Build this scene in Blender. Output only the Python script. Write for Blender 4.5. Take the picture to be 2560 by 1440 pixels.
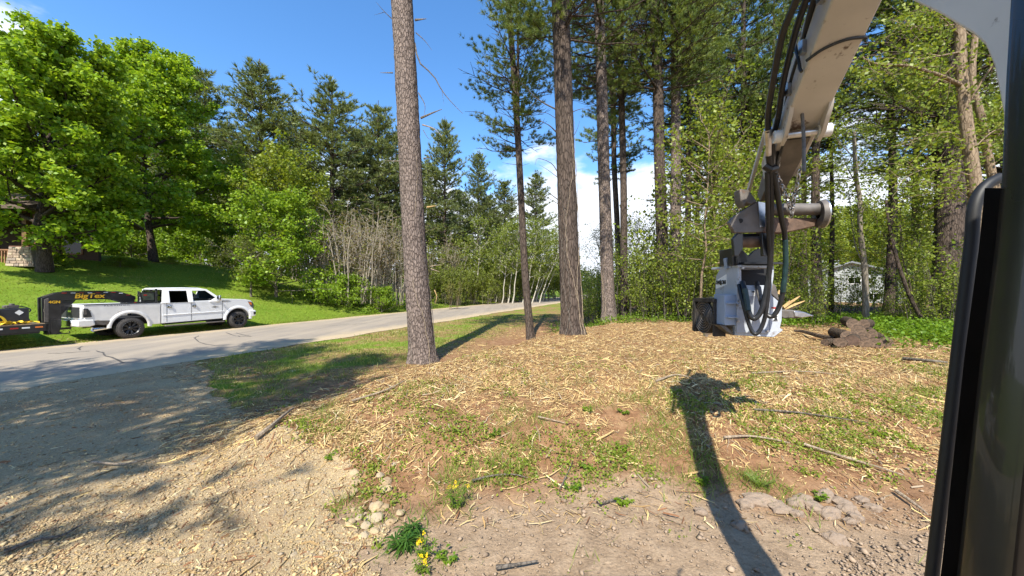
import bpy, bmesh, math, random
import numpy as np
from mathutils import Vector, Matrix

for o in list(bpy.data.objects):
    bpy.data.objects.remove(o, do_unlink=True)
sc = bpy.context.scene
C = sc.collection
R = math.radians
EYE = 2.05          # camera height above the road
F = 880.0           # focal length in pixels of the 2560 px wide photograph

# ------------------------------------------------------------------ camera
cam_d = bpy.data.cameras.new('camera')
cam = bpy.data.objects.new('camera', cam_d)
C.objects.link(cam)
cam.location = (0, 0, EYE)
cam.rotation_euler = (R(90), 0, 0)
cam_d.sensor_width = 36.0
cam_d.lens = F / 2560.0 * 36.0
cam_d.clip_start = 0.02
cam_d.clip_end = 3000
sc.camera = cam

# ------------------------------------------------------------------ world and sun
SUN_EL, SHADOW_AZ = 48.0, 12.0          # shadows run away from the camera, a little to the right
w = bpy.data.worlds.new('World'); sc.world = w; w.use_nodes = True
nt = w.node_tree; nt.nodes.clear()
def wn(t, **kw):
    n = nt.nodes.new(t)
    for k, v in kw.items(): setattr(n, k, v)
    return n
out = wn('ShaderNodeOutputWorld'); bg = wn('ShaderNodeBackground')
sky = wn('ShaderNodeTexSky'); sky.sky_type = 'NISHITA'; sky.sun_disc = False
sky.sun_elevation = R(SUN_EL); sky.sun_rotation = R(180 + SHADOW_AZ)
sky.air_density = 1.0; sky.dust_density = 0.15; sky.ozone_density = 3.0; sky.altitude = 300
bg.inputs['Strength'].default_value = 0.15
tc = wn('ShaderNodeTexCoord'); sep = wn('ShaderNodeSeparateXYZ')
nt.links.new(tc.outputs['Generated'], sep.inputs[0])
# low bank of cumulus all round the horizon, thinning upwards
mp = wn('ShaderNodeMapping'); mp.inputs['Scale'].default_value = (2.2, 2.2, 5.2); mp.inputs['Location'].default_value = (3.1, 0.4, 0.2)
nt.links.new(tc.outputs['Generated'], mp.inputs[0])
nz = wn('ShaderNodeTexNoise'); nz.inputs['Scale'].default_value = 1.6; nz.inputs['Detail'].default_value = 9; nz.inputs['Roughness'].default_value = 0.55
nt.links.new(mp.outputs[0], nz.inputs['Vector'])
el = wn('ShaderNodeMapRange'); el.inputs[1].default_value = 0.10; el.inputs[2].default_value = 0.50
el.inputs[3].default_value = 0.36; el.inputs[4].default_value = -0.17
nt.links.new(sep.outputs['Z'], el.inputs[0])
ad = wn('ShaderNodeMath', operation='ADD'); nt.links.new(nz.outputs['Fac'], ad.inputs[0]); nt.links.new(el.outputs[0], ad.inputs[1])
cl = wn('ShaderNodeMapRange'); cl.interpolation_type = 'SMOOTHSTEP'; cl.inputs[1].default_value = 0.52; cl.inputs[2].default_value = 0.68
nt.links.new(ad.outputs[0], cl.inputs[0])
mx = wn('ShaderNodeMix', data_type='RGBA')
hs = wn('ShaderNodeHueSaturation'); hs.inputs['Saturation'].default_value = 1.20; hs.inputs['Value'].default_value = 1.05
nt.links.new(sky.outputs[0], hs.inputs['Color'])
nt.links.new(cl.outputs[0], mx.inputs[0]); nt.links.new(hs.outputs[0], mx.inputs[6]); mx.inputs[7].default_value = (4.3, 4.55, 5.0, 1)
nt.links.new(mx.outputs[2], bg.inputs[0]); nt.links.new(bg.outputs[0], out.inputs[0])

sun_d = bpy.data.lights.new('sun', 'SUN'); sun = bpy.data.objects.new('sun', sun_d); C.objects.link(sun)
sun_d.energy = 4.4; sun_d.angle = R(0.53); sun_d.color = (1.0, 0.95, 0.84)
to_sun = Vector((-math.sin(R(SHADOW_AZ)) * math.cos(R(SUN_EL)), -math.cos(R(SHADOW_AZ)) * math.cos(R(SUN_EL)), math.sin(R(SUN_EL))))
sun.rotation_euler = to_sun.to_track_quat('Z', 'Y').to_euler()
sun.location = to_sun * 60

sc.view_settings.view_transform = 'Standard'; sc.view_settings.look = 'None'
sc.view_settings.exposure = 1.0; sc.view_settings.gamma = 1.0; sc.view_settings.use_curve_mapping = False
sc.render.engine = 'CYCLES'
cy = sc.cycles
cy.max_bounces = 6; cy.diffuse_bounces = 3; cy.glossy_bounces = 3; cy.transmission_bounces = 4; cy.transparent_max_bounces = 6
cy.caustics_reflective = False; cy.caustics_refractive = False
cy.use_denoising = True; cy.sample_clamp_indirect = 6.0
cy.use_adaptive_sampling = True; cy.adaptive_threshold = 0.015

# ------------------------------------------------------------------ numeric helpers
def rng_(s): return np.random.default_rng(s)

def _hash(ix, iy, iz, seed):
    h = (ix.astype(np.int64) * 374761393 + iy.astype(np.int64) * 668265263 + iz.astype(np.int64) * 2147483647 + seed * 974711) & 0xFFFFFFFF
    h = ((h ^ (h >> 13)) * 1274126177) & 0xFFFFFFFF
    h = (h ^ (h >> 16)) & 0xFFFF
    return h / 65535.0
def vnoise(x, y, z=0.0, seed=0):
    x = np.asarray(x, float); y = np.asarray(y, float); z = np.broadcast_to(np.asarray(z, float), x.shape)
    ix, iy, iz = np.floor(x), np.floor(y), np.floor(z)
    fx, fy, fz = x - ix, y - iy, z - iz
    fx, fy, fz = [f * f * (3 - 2 * f) for f in (fx, fy, fz)]
    r = 0
    for a in (0, 1):
        for b in (0, 1):
            for c in (0, 1):
                wgt = (fx if a else 1 - fx) * (fy if b else 1 - fy) * (fz if c else 1 - fz)
                r = r + wgt * _hash(ix + a, iy + b, iz + c, seed)
    return r
def fbm(x, y, z=0.0, seed=0, oct=4, gain=0.5):
    s, a, t = 0, 1.0, 0
    for k in range(oct):
        s = s + a * vnoise(np.asarray(x) * 2 ** k, np.asarray(y) * 2 ** k, np.asarray(z) * 2 ** k, seed + k * 17); t += a; a *= gain
    return s / t
def sstep(x, a, b):
    t = np.clip((np.asarray(x, float) - a) / (b - a), 0, 1)
    return t * t * (3 - 2 * t)

# ------------------------------------------------------------------ terrain
HEAD = R(22.0)                                   # road heading, right of the camera axis
TX, TY = math.sin(HEAD), math.cos(HEAD)
ROAD_NEAR, ROAD_FAR = -11.9, -19.8               # signed distance across the road axis
def nt_of(x, y): return TY * x - TX * y, TX * x + TY * y
def mound_e(x, y): return 0.819 * (x + 3.2) - 0.574 * (y - 4.3)
def mound(x, y):
    wob = (fbm(x * .7, y * .7, 0, 5, 3) - .5)
    return sstep(mound_e(x, y) + wob * .8, -2.0, 0.5) * sstep(np.asarray(y) + wob * 1.2, 3.1, 6.3)
def height(x, y):
    x = np.asarray(x, float); y = np.asarray(y, float)
    n, t = nt_of(x, y)
    d = ROAD_FAR - n
    sl = 0.29 - 0.21 * sstep(t, 14, 48)
    dd = np.maximum(d - 0.9, 0)
    lim = 13.0
    rise = np.where(dd < lim, dd, lim + (1 - np.exp(-(dd - lim) / 14.0)) * 7.0)
    rise = rise * sstep(d, 0.3, 2.5)
    z = sl * rise
    dm = np.abs(n - (ROAD_NEAR + ROAD_FAR) / 2) - (ROAD_NEAR - ROAD_FAR) / 2
    off = sstep(dm, 0.15, 2.0)
    far = 1 - sstep(np.hypot(x, y), 22, 60)
    m = mound(x, y)
    z = z + 0.68 * m * (0.45 + 0.55 * far)
    z = z + off * (fbm(x * .35, y * .35, 0, 11, 3) - .5) * (.10 + .12 * (d > 0))
    rough = m * 0.9 + .25 * sstep(-d, 8.2, 10.0) * (x > -1)
    z = z + off * rough * (fbm(x * 2.6, y * 2.6, 0, 23, 3) - .5) * .16
    z = z + off * rough * (fbm(x * 9, y * 9, 0, 31, 3) - .5) * .055
    # far hill on the right
    z = z + 14 * sstep(x * .8 + y * .25, 95, 260) * (d < 0)
    return z
def hz(x, y): return float(height(np.array([x]), np.array([y]))[0])
def Pw(px, py, Y): return Vector(((px - 1280) / F * Y, Y, EYE + (720 - py) / F * Y))
def G(px, py, lo=1.5, hi=160):
    """where the ray through a photograph pixel meets the ground"""
    Y = np.geomspace(lo, hi, 3000)
    X = (px - 1280) / F * Y; Z = EYE + (720 - py) / F * Y
    below = np.nonzero(Z <= height(X, Y))[0]
    i = below[0] if len(below) else len(Y) - 1
    return Vector((X[i], Y[i], hz(X[i], Y[i])))

# ------------------------------------------------------------------ materials
MATS = {}
def new_mat(name):
    m = bpy.data.materials.new(name); m.use_nodes = True
    m.node_tree.nodes.clear(); MATS[name] = m
    return m, m.node_tree
def N(t, ty, **kw):
    n = t.nodes.new(ty)
    for k, v in kw.items():
        if k.startswith('i_'):
            n.inputs[k[2:].replace('_', ' ')].default_value = v
        else: setattr(n, k, v)
    return n
def col(c): return (c[0], c[1], c[2], 1)
def ramp(t, stops, src):
    r = t.nodes.new('ShaderNodeValToRGB'); e = r.color_ramp.elements
    while len(e) < len(stops): e.new(0.5)
    for k, (p, c) in enumerate(stops): e[k].position = p; e[k].color = col(c)
    t.links.new(src, r.inputs[0]); return r
def plain(name, c, rough=0.6, metal=0.0, coat=0.0, var=0.12, bump=0.0, scale=12.0, spec=0.5, dirt=None):
    """painted metal, plastic, rubber, wood: base colour with wear noise"""
    m, t = new_mat(name)
    o = N(t, 'ShaderNodeOutputMaterial'); b = N(t, 'ShaderNodeBsdfPrincipled')
    b.inputs['Roughness'].default_value = rough; b.inputs['Metallic'].default_value = metal
    b.inputs['Coat Weight'].default_value = coat; b.inputs['Specular IOR Level'].default_value = spec
    co = N(t, 'ShaderNodeTexCoord'); nz = N(t, 'ShaderNodeTexNoise'); nz.inputs['Scale'].default_value = scale; nz.inputs['Detail'].default_value = 6
    t.links.new(co.outputs['Object'], nz.inputs['Vector'])
    lo = tuple(v * (1 - var) for v in c); hi = tuple(min(1, v * (1 + var)) for v in c)
    r = ramp(t, [(0.3, lo), (0.7, hi)], nz.outputs['Fac'])
    srcc = r.outputs[0]
    if dirt:
        n2 = N(t, 'ShaderNodeTexNoise'); n2.inputs['Scale'].default_value = dirt[1]; n2.inputs['Detail'].default_value = 10; n2.inputs['Roughness'].default_value = .7
        t.links.new(co.outputs['Object'], n2.inputs['Vector'])
        k = N(t, 'ShaderNodeMapRange'); k.inputs[1].default_value = dirt[2]; k.inputs[2].default_value = dirt[2] + .08
        t.links.new(n2.outputs['Fac'], k.inputs[0])
        mxx = N(t, 'ShaderNodeMix', data_type='RGBA'); t.links.new(k.outputs[0], mxx.inputs[0]); t.links.new(srcc, mxx.inputs[6]); mxx.inputs[7].default_value = col(dirt[0])
        srcc = mxx.outputs[2]
    t.links.new(srcc, b.inputs['Base Color'])
    rr = N(t, 'ShaderNodeMapRange'); rr.inputs[3].default_value = max(0.02, rough - .1); rr.inputs[4].default_value = min(1, rough + .12)
    t.links.new(nz.outputs['Fac'], rr.inputs[0]); t.links.new(rr.outputs[0], b.inputs['Roughness'])
    if bump:
        bp = N(t, 'ShaderNodeBump'); bp.inputs['Strength'].default_value = bump; bp.inputs['Distance'].default_value = .02
        t.links.new(nz.outputs['Fac'], bp.inputs['Height']); t.links.new(bp.outputs[0], b.inputs['Normal'])
    t.links.new(b.outputs[0], o.inputs[0])
    return m
def tinted(name, trans=0.0, rough=0.55, spec=0.3, gain=1.0, tgain=(1.25, 1.2, .6)):
    """colour comes from the per-piece attribute 'tint'; leaves also let light through"""
    m, t = new_mat(name)
    o = N(t, 'ShaderNodeOutputMaterial'); b = N(t, 'ShaderNodeBsdfPrincipled')
    b.inputs['Roughness'].default_value = rough; b.inputs['Specular IOR Level'].default_value = spec
    a = N(t, 'ShaderNodeAttribute', attribute_name='tint')
    g = N(t, 'ShaderNodeMix', data_type='RGBA', blend_type='MULTIPLY'); g.inputs[0].default_value = 1; g.inputs[7].default_value = (gain, gain, gain, 1)
    t.links.new(a.outputs['Color'], g.inputs[6]); t.links.new(g.outputs[2], b.inputs['Base Color'])
    if trans:
        tr = N(t, 'ShaderNodeBsdfTranslucent'); g2 = N(t, 'ShaderNodeMix', data_type='RGBA', blend_type='MULTIPLY')
        g2.inputs[0].default_value = 1; g2.inputs[7].default_value = col(tgain); t.links.new(g.outputs[2], g2.inputs[6]); t.links.new(g2.outputs[2], tr.inputs[0])
        ms = N(t, 'ShaderNodeMixShader'); ms.inputs[0].default_value = trans
        t.links.new(b.outputs[0], ms.inputs[1]); t.links.new(tr.outputs[0], ms.inputs[2]); t.links.new(ms.outputs[0], o.inputs[0])
    else: t.links.new(b.outputs[0], o.inputs[0])
    return m
def bark(name, dark, light, sc_xy=9.0, sc_z=2.2, bump=0.9, moss=None):
    m, t = new_mat(name)
    o = N(t, 'ShaderNodeOutputMaterial'); b = N(t, 'ShaderNodeBsdfPrincipled'); b.inputs['Roughness'].default_value = .9; b.inputs['Specular IOR Level'].default_value = .15
    co = N(t, 'ShaderNodeTexCoord'); mp = N(t, 'ShaderNodeMapping'); mp.inputs['Scale'].default_value = (sc_xy, sc_xy, sc_z)
    t.links.new(co.outputs['Object'], mp.inputs[0])
    nz = N(t, 'ShaderNodeTexNoise'); nz.inputs['Scale'].default_value = 1.0; nz.inputs['Detail'].default_value = 8; nz.inputs['Roughness'].default_value = .65
    t.links.new(mp.outputs[0], nz.inputs['Vector'])
    vo = N(t, 'ShaderNodeTexVoronoi', feature='DISTANCE_TO_EDGE'); vo.inputs['Scale'].default_value = 2.2
    w2 = N(t, 'ShaderNodeMix', data_type='VECTOR'); w2.inputs[0].default_value = .45
    t.links.new(mp.outputs[0], w2.inputs[4]); t.links.new(nz.outputs['Color'], w2.inputs[5]); t.links.new(w2.outputs[1], vo.inputs['Vector'])
    e = N(t, 'ShaderNodeMapRange'); e.inputs[2].default_value = .16; t.links.new(vo.outputs['Distance'], e.inputs[0])
    lf = N(t, 'ShaderNodeMapRange'); lf.inputs[3].default_value = .22; t.links.new(e.outputs[0], lf.inputs[0])
    mul = N(t, 'ShaderNodeMath', operation='MULTIPLY'); t.links.new(lf.outputs[0], mul.inputs[0]); t.links.new(nz.outputs['Fac'], mul.inputs[1])
    mid = tuple((a + c) / 2 for a, c in zip(dark, light))
    r = ramp(t, [(0.05, dark), (0.35, mid), (0.68, light)], mul.outputs[0])
    last = r.outputs[0]
    if moss:
        n3 = N(t, 'ShaderNodeTexNoise'); n3.inputs['Scale'].default_value = 1.7; n3.inputs['Detail'].default_value = 6; t.links.new(co.outputs['Object'], n3.inputs['Vector'])
        k = N(t, 'ShaderNodeMapRange'); k.inputs[1].default_value = .55; k.inputs[2].default_value = .75; k.inputs[4].default_value = .6; t.links.new(n3.outputs['Fac'], k.inputs[0])
        mm = N(t, 'ShaderNodeMix', data_type='RGBA'); t.links.new(k.outputs[0], mm.inputs[0]); t.links.new(last, mm.inputs[6]); mm.inputs[7].default_value = col(moss); last = mm.outputs[2]
    t.links.new(last, b.inputs['Base Color'])
    bp = N(t, 'ShaderNodeBump'); bp.inputs['Strength'].default_value = bump; bp.inputs['Distance'].default_value = .03
    t.links.new(mul.outputs[0], bp.inputs['Height']); t.links.new(bp.outputs[0], b.inputs['Normal'])
    t.links.new(b.outputs[0], o.inputs[0]); return m

leaf_m = tinted('leaf', trans=.42, rough=.45, spec=.35)
needle_m = tinted('needle', trans=.30, rough=.5, spec=.35)
grass_m = tinted('grass_blade', trans=.35, rough=.55, spec=.25)
chip_m = tinted('wood_chip', rough=.75, spec=.2)
stone_m = tinted('stone', rough=.9, spec=.2)
petal_m = tinted('petal', trans=.2, rough=.6)
bark_pine = bark('bark_pine', (.040, .030, .026), (.30, .235, .198), 15, 6.0, 1.0)
bark_dark = bark('bark_dark', (.025, .019, .015), (.14, .105, .084), 14, 3.2, .9)
bark_grey = bark('bark_grey', (.10, .085, .065), (.27, .23, .18), 14, 3.0, .5)
bark_tan = bark('bark_tan', (.12, .085, .055), (.33, .25, .17), 14, 4.0, .5)
bark_pale = bark('bark_pale', (.24, .20, .15), (.46, .40, .32), 16, 5.0, .3)
bark_birch = bark('bark_birch', (.30, .27, .22), (.62, .58, .50), 6, 5.0, .3)
twig_dead = bark('twig_dead', (.05, .042, .035), (.20, .17, .14), 20, 8.0, .4)
twig_pale = bark('twig_pale', (.16, .12, .085), (.40, .32, .23), 20, 8.0, .3)
cut_wood = plain('cut_wood', (.50, .33, .14), .8, var=.3, scale=25)

# ------------------------------------------------------------------ mesh helpers
def mesh_np(name, V, Fc, mat=None, tint=None, smooth=False):
    V = np.asarray(V, np.float32); Fc = np.asarray(Fc, np.int32)
    me = bpy.data.meshes.new(name)
    k = Fc.shape[1]
    me.vertices.add(len(V)); me.vertices.foreach_set('co', V.ravel())
    me.loops.add(Fc.size); me.loops.foreach_set('vertex_index', Fc.ravel())
    me.polygons.add(len(Fc)); me.polygons.foreach_set('loop_start', np.arange(0, Fc.size, k, dtype=np.int32))
    if smooth: me.polygons.foreach_set('use_smooth', np.ones(len(Fc), bool))
    if tint is not None:
        a = me.attributes.new('tint', 'FLOAT_COLOR', 'POINT')
        t4 = np.ones((len(V), 4), np.float32); t4[:, :3] = tint
        a.data.foreach_set('color', t4.ravel())
    me.update(calc_edges=True); me.validate()
    if mat: me.materials.append(mat)
    return me
def link(name, me, parent=None, loc=(0, 0, 0), rot=(0, 0, 0)):
    o = bpy.data.objects.new(name, me); C.objects.link(o)
    o.location = loc; o.rotation_euler = rot
    if parent is not None: o.parent = parent
    return o
def tag(o, label, cat=None, group=None, kind=None):
    if label: o['label'] = label
    if cat: o['category'] = cat
    if group: o['group'] = group
    if kind: o['kind'] = kind
    return o
def thing(name, label, cat, loc=(0, 0, 0), rotz=0.0, group=None):
    o = bpy.data.objects.new(name, None); C.objects.link(o); o.empty_display_size = .2
    o.location = loc; o.rotation_euler = (0, 0, rotz)
    return tag(o, label, cat, group)
def struct(name, me, loc=(0, 0, 0)):
    o = link(name, me, None, loc); o['kind'] = 'structure'; return o
def copy_tree(root, loc, rotz=0.0, scale=1.0, label=None, group=None, sz=None):
    r = root.copy(); C.objects.link(r); r.location = loc; r.rotation_euler = (0, 0, rotz)
    r.scale = (scale, scale, scale if sz is None else sz)
    if label: r['label'] = label
    if group: r['group'] = group
    for ch in list(root.children):
        c = ch.copy(); C.objects.link(c); c.parent = r
        for g in list(ch.children):
            e = g.copy(); C.objects.link(e); e.parent = c
    return r

ORD = 'first second third fourth fifth sixth seventh eighth ninth tenth eleventh twelfth thirteenth fourteenth fifteenth sixteenth seventeenth eighteenth nineteenth twentieth'.split()
ORD += ['twenty ' + k for k in ORD[:9]]
def rank(group, text):
    """things of one group that differ only by place: say which, counted from the left"""
    os_ = sorted((o for o in C.objects if o.get('group') == group), key=lambda o: o.location.x / o.location.y)
    for k, o in enumerate(os_): o['label'] = text % ORD[k]

class MB:
    """collects polygons of any size and links them as one mesh object"""
    def __init__(s): s.v = []; s.f = []
    def add(s, vs, fs):
        b = len(s.v); s.v += [tuple(p) for p in vs]; s.f += [tuple(b + i for i in f) for f in fs]
        return s
    def box(s, c, size, M=None):
        x, y, z = [d / 2 for d in size]
        vs = [Vector((sx * x, sy * y, sz * z)) for sx in (-1, 1) for sy in (-1, 1) for sz in (-1, 1)]
        if M is not None: vs = [M @ v for v in vs]
        c = Vector(c); vs = [c + v for v in vs]
        return s.add(vs, [(0, 1, 3, 2), (4, 6, 7, 5), (0, 4, 5, 1), (2, 3, 7, 6), (0, 2, 6, 4), (1, 5, 7, 3)])
    def prism(s, poly, f0, f1):
        """poly: list of 2D points; f0, f1 map (a, b) to the two end caps"""
        n = len(poly)
        vs = [f0(a, b) for a, b in poly] + [f1(a, b) for a, b in poly]
        fs = [tuple(range(n - 1, -1, -1)), tuple(range(n, 2 * n))] + [(i, (i + 1) % n, n + (i + 1) % n, n + i) for i in range(n)]
        return s.add(vs, fs)
    def tube(s, pts, rad, sides=8, cap=True):
        pts = [Vector(p) for p in pts]; n = len(pts)
        if not hasattr(rad, '__len__'): rad = [rad] * n
        ref = None; vs = []
        for i, p in enumerate(pts):
            d = (pts[min(i + 1, n - 1)] - pts[max(i - 1, 0)])
            if d.length < 1e-9: d = Vector((0, 0, 1))
            d.normalize()
            if ref is None:
                ref = d.orthogonal().normalized()
            ref = (ref - d * ref.dot(d))
            if ref.length < 1e-6: ref = d.orthogonal()
            ref.normalize(); b = d.cross(ref)
            for k in range(sides):
                a = 2 * math.pi * k / sides
                vs.append(p + (ref * math.cos(a) + b * math.sin(a)) * rad[i])
        fs = [(i * sides + k, i * sides + (k + 1) % sides, (i + 1) * sides + (k + 1) % sides, (i + 1) * sides + k) for i in range(n - 1) for k in range(sides)]
        if cap: fs += [tuple(range(sides - 1, -1, -1)), tuple((n - 1) * sides + k for k in range(sides))]
        return s.add(vs, fs)
    def cyl(s, p0, p1, r, sides=20, r1=None): return s.tube([p0, p1], [r, r if r1 is None else r1], sides)
    def lathe(s, prof, c, axis, sides=28):
        """prof: (distance along axis, radius)"""
        axis = Vector(axis).normalized(); u = axis.orthogonal().normalized(); v = axis.cross(u); c = Vector(c); n = len(prof)
        vs = [c + axis * h + (u * math.cos(2 * math.pi * k / sides) + v * math.sin(2 * math.pi * k / sides)) * r for h, r in prof for k in range(sides)]
        fs = [(i * sides + k, i * sides + (k + 1) % sides, (i + 1) * sides + (k + 1) % sides, (i + 1) * sides + k) for i in range(n - 1) for k in range(sides)]
        return s.add(vs, fs)
    def build(s, name, mat, parent=None, loc=None, bevel=0.0, smooth=True, ang=35, seg=2):
        L = Vector(loc) if loc is not None else Vector((0, 0, 0))
        me = bpy.data.meshes.new(name)
        me.from_pydata([Vector(v) - L for v in s.v], [], s.f); me.update()
        bm = bmesh.new(); bm.from_mesh(me); bmesh.ops.recalc_face_normals(bm, faces=bm.faces)
        bm.to_mesh(me); bm.free()
        if smooth:
            me.polygons.foreach_set('use_smooth', np.ones(len(me.polygons), bool)); me.set_sharp_from_angle(angle=R(ang))
        if mat: me.materials.append(mat)
        o = link(name, me, parent)
        if bevel:
            b = o.modifiers.new('bevel', 'BEVEL'); b.width = bevel; b.segments = seg; b.limit_method = 'ANGLE'; b.angle_limit = R(40)
        return o
def spline(pts, n=24):
    """Catmull-Rom through points"""
    P = [Vector(p) for p in pts]; P = [P[0] * 2 - P[1]] + P + [P[-1] * 2 - P[-2]]
    o = []; m = len(P) - 3
    for k in range(n):
        u = k / (n - 1) * m; i = min(int(u), m - 1); t = u - i
        a, b, c, d = P[i:i + 4]
        o.append(.5 * ((2 * b) + (c - a) * t + (2 * a - 5 * b + 4 * c - d) * t * t + (3 * b - a - 3 * c + d) * t ** 3))
    return o
def text_mesh(body, size, extrude=.002, shear=0.0, bold=0.0):
    cu = bpy.data.curves.new('lettering', 'FONT'); cu.body = body; cu.size = size; cu.extrude = extrude; cu.shear = shear; cu.offset = bold
    cu.align_x = 'CENTER'; cu.align_y = 'CENTER'
    o = bpy.data.objects.new('lettering_source', cu); C.objects.link(o)
    dg = bpy.context.evaluated_depsgraph_get()
    me = bpy.data.meshes.new_from_object(o.evaluated_get(dg))
    bpy.data.objects.remove(o, do_unlink=True)
    return me
# ------------------------------------------------------------------ ground materials
def ground_material():
    m, t = new_mat('ground')
    o = N(t, 'ShaderNodeOutputMaterial'); b = N(t, 'ShaderNodeBsdfPrincipled'); b.inputs['Roughness'].default_value = .95; b.inputs['Specular IOR Level'].default_value = .1
    co = N(t, 'ShaderNodeTexCoord')
    def noise(s, d=8, r=.6, stretch=None):
        n = N(t, 'ShaderNodeTexNoise'); n.inputs['Scale'].default_value = s; n.inputs['Detail'].default_value = d; n.inputs['Roughness'].default_value = r
        if stretch:
            mp = N(t, 'ShaderNodeMapping'); mp.inputs['Scale'].default_value = stretch; mp.inputs['Rotation'].default_value = (0, 0, .5)
            t.links.new(co.outputs['Object'], mp.inputs[0]); t.links.new(mp.outputs[0], n.inputs['Vector'])
        else: t.links.new(co.outputs['Object'], n.inputs['Vector'])
        return n.outputs['Fac']
    def attr(nm):
        return N(t, 'ShaderNodeAttribute', attribute_name=nm).outputs['Fac']
    def mix(f, a, c):
        k = N(t, 'ShaderNodeMix', data_type='RGBA'); t.links.new(f, k.inputs[0]); t.links.new(a, k.inputs[6]); t.links.new(c, k.inputs[7]); return k.outputs[2]
    big, fine, mid = noise(.55, 6), noise(38, 8, .7), noise(5, 8, .65)
    lawn_a = ramp(t, [(.25, (.095, .165, .014)), (.5, (.135, .210, .018)), (.75, (.195, .250, .034))], mid).outputs[0]
    lawn_b = ramp(t, [(.35, (.110, .185, .016)), (.62, (.175, .235, .028)), (.8, (.26, .24, .075))], big).outputs[0]
    k = N(t, 'ShaderNodeMix', data_type='RGBA'); k.inputs[0].default_value = .55; t.links.new(lawn_a, k.inputs[6]); t.links.new(lawn_b, k.inputs[7]); lawn = k.outputs[2]
    soil = ramp(t, [(.25, (.115, .056, .028)), (.5, (.255, .140, .072)), (.78, (.36, .232, .125))], mid).outputs[0]
    mul = ramp(t, [(.25, (.11, .054, .024)), (.5, (.275, .168, .078)), (.75, (.44, .31, .15))], noise(22, 8, .7, (1, 3, 1))).outputs[0]
    dirt = ramp(t, [(.2, (.20, .138, .088)), (.5, (.335, .240, .156)), (.8, (.425, .315, .212))], mid).outputs[0]
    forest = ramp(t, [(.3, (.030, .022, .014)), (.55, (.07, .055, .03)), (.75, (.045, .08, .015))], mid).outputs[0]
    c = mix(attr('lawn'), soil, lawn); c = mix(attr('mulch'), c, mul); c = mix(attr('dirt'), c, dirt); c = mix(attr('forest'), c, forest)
    # fine grit
    g = N(t, 'ShaderNodeMapRange'); g.inputs[1].default_value = .3; g.inputs[2].default_value = .7; g.inputs[3].default_value = .72; g.inputs[4].default_value = 1.25; t.links.new(fine, g.inputs[0])
    mm = N(t, 'ShaderNodeVectorMath', operation='SCALE'); t.links.new(c, mm.inputs[0]); t.links.new(g.outputs[0], mm.inputs['Scale'])
    t.links.new(mm.outputs[0], b.inputs['Base Color'])
    bp = N(t, 'ShaderNodeBump'); bp.inputs['Strength'].default_value = .8; bp.inputs['Distance'].default_value = .04
    ad = N(t, 'ShaderNodeMath', operation='MULTIPLY_ADD'); ad.inputs[1].default_value = .6; t.links.new(fine, ad.inputs[0]); t.links.new(mid, ad.inputs[2])
    t.links.new(ad.outputs[0], bp.inputs['Height']); t.links.new(bp.outputs[0], b.inputs['Normal'])
    t.links.new(b.outputs[0], o.inputs[0]); return m
def gravel_material():
    m, t = new_mat('gravel')
    o = N(t, 'ShaderNodeOutputMaterial'); b = N(t, 'ShaderNodeBsdfPrincipled'); b.inputs['Roughness'].default_value = .95; b.inputs['Specular IOR Level'].default_value = .15
    co = N(t, 'ShaderNodeTexCoord')
    vo = N(t, 'ShaderNodeTexVoronoi'); vo.inputs['Scale'].default_value = 80; t.links.new(co.outputs['Object'], vo.inputs['Vector'])
    v2 = N(t, 'ShaderNodeTexVoronoi', feature='DISTANCE_TO_EDGE'); v2.inputs['Scale'].default_value = 80; t.links.new(co.outputs['Object'], v2.inputs['Vector'])
    nb = N(t, 'ShaderNodeTexNoise'); nb.inputs['Scale'].default_value = .9; nb.inputs['Detail'].default_value = 7; t.links.new(co.outputs['Object'], nb.inputs['Vector'])
    sx = N(t, 'ShaderNodeSeparateColor'); t.links.new(vo.outputs['Color'], sx.inputs[0])
    st = ramp(t, [(0, (.26, .18, .10)), (.45, (.45, .33, .18)), (.8, (.56, .43, .245)), (1, (.37, .31, .23))], sx.outputs[0])
    big = ramp(t, [(.35, (.33, .19, .10)), (.5, (.46, .335, .19)), (.7, (.52, .395, .23))], nb.outputs['Fac'])
    k = N(t, 'ShaderNodeMix', data_type='RGBA'); k.inputs[0].default_value = .5; t.links.new(st.outputs[0], k.inputs[6]); t.links.new(big.outputs[0], k.inputs[7])
    e = N(t, 'ShaderNodeMapRange'); e.inputs[2].default_value = .16; e.inputs[3].default_value = .74; t.links.new(v2.outputs['Distance'], e.inputs[0])
    s = N(t, 'ShaderNodeVectorMath', operation='SCALE'); t.links.new(k.outputs[2], s.inputs[0]); t.links.new(e.outputs[0], s.inputs['Scale'])
    t.links.new(s.outputs[0], b.inputs['Base Color'])
    bp = N(t, 'ShaderNodeBump'); bp.inputs['Strength'].default_value = .9; bp.inputs['Distance'].default_value = .015
    t.links.new(e.outputs[0], bp.inputs['Height']); t.links.new(bp.outputs[0], b.inputs['Normal']); t.links.new(b.outputs[0], o.inputs[0]); return m
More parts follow.
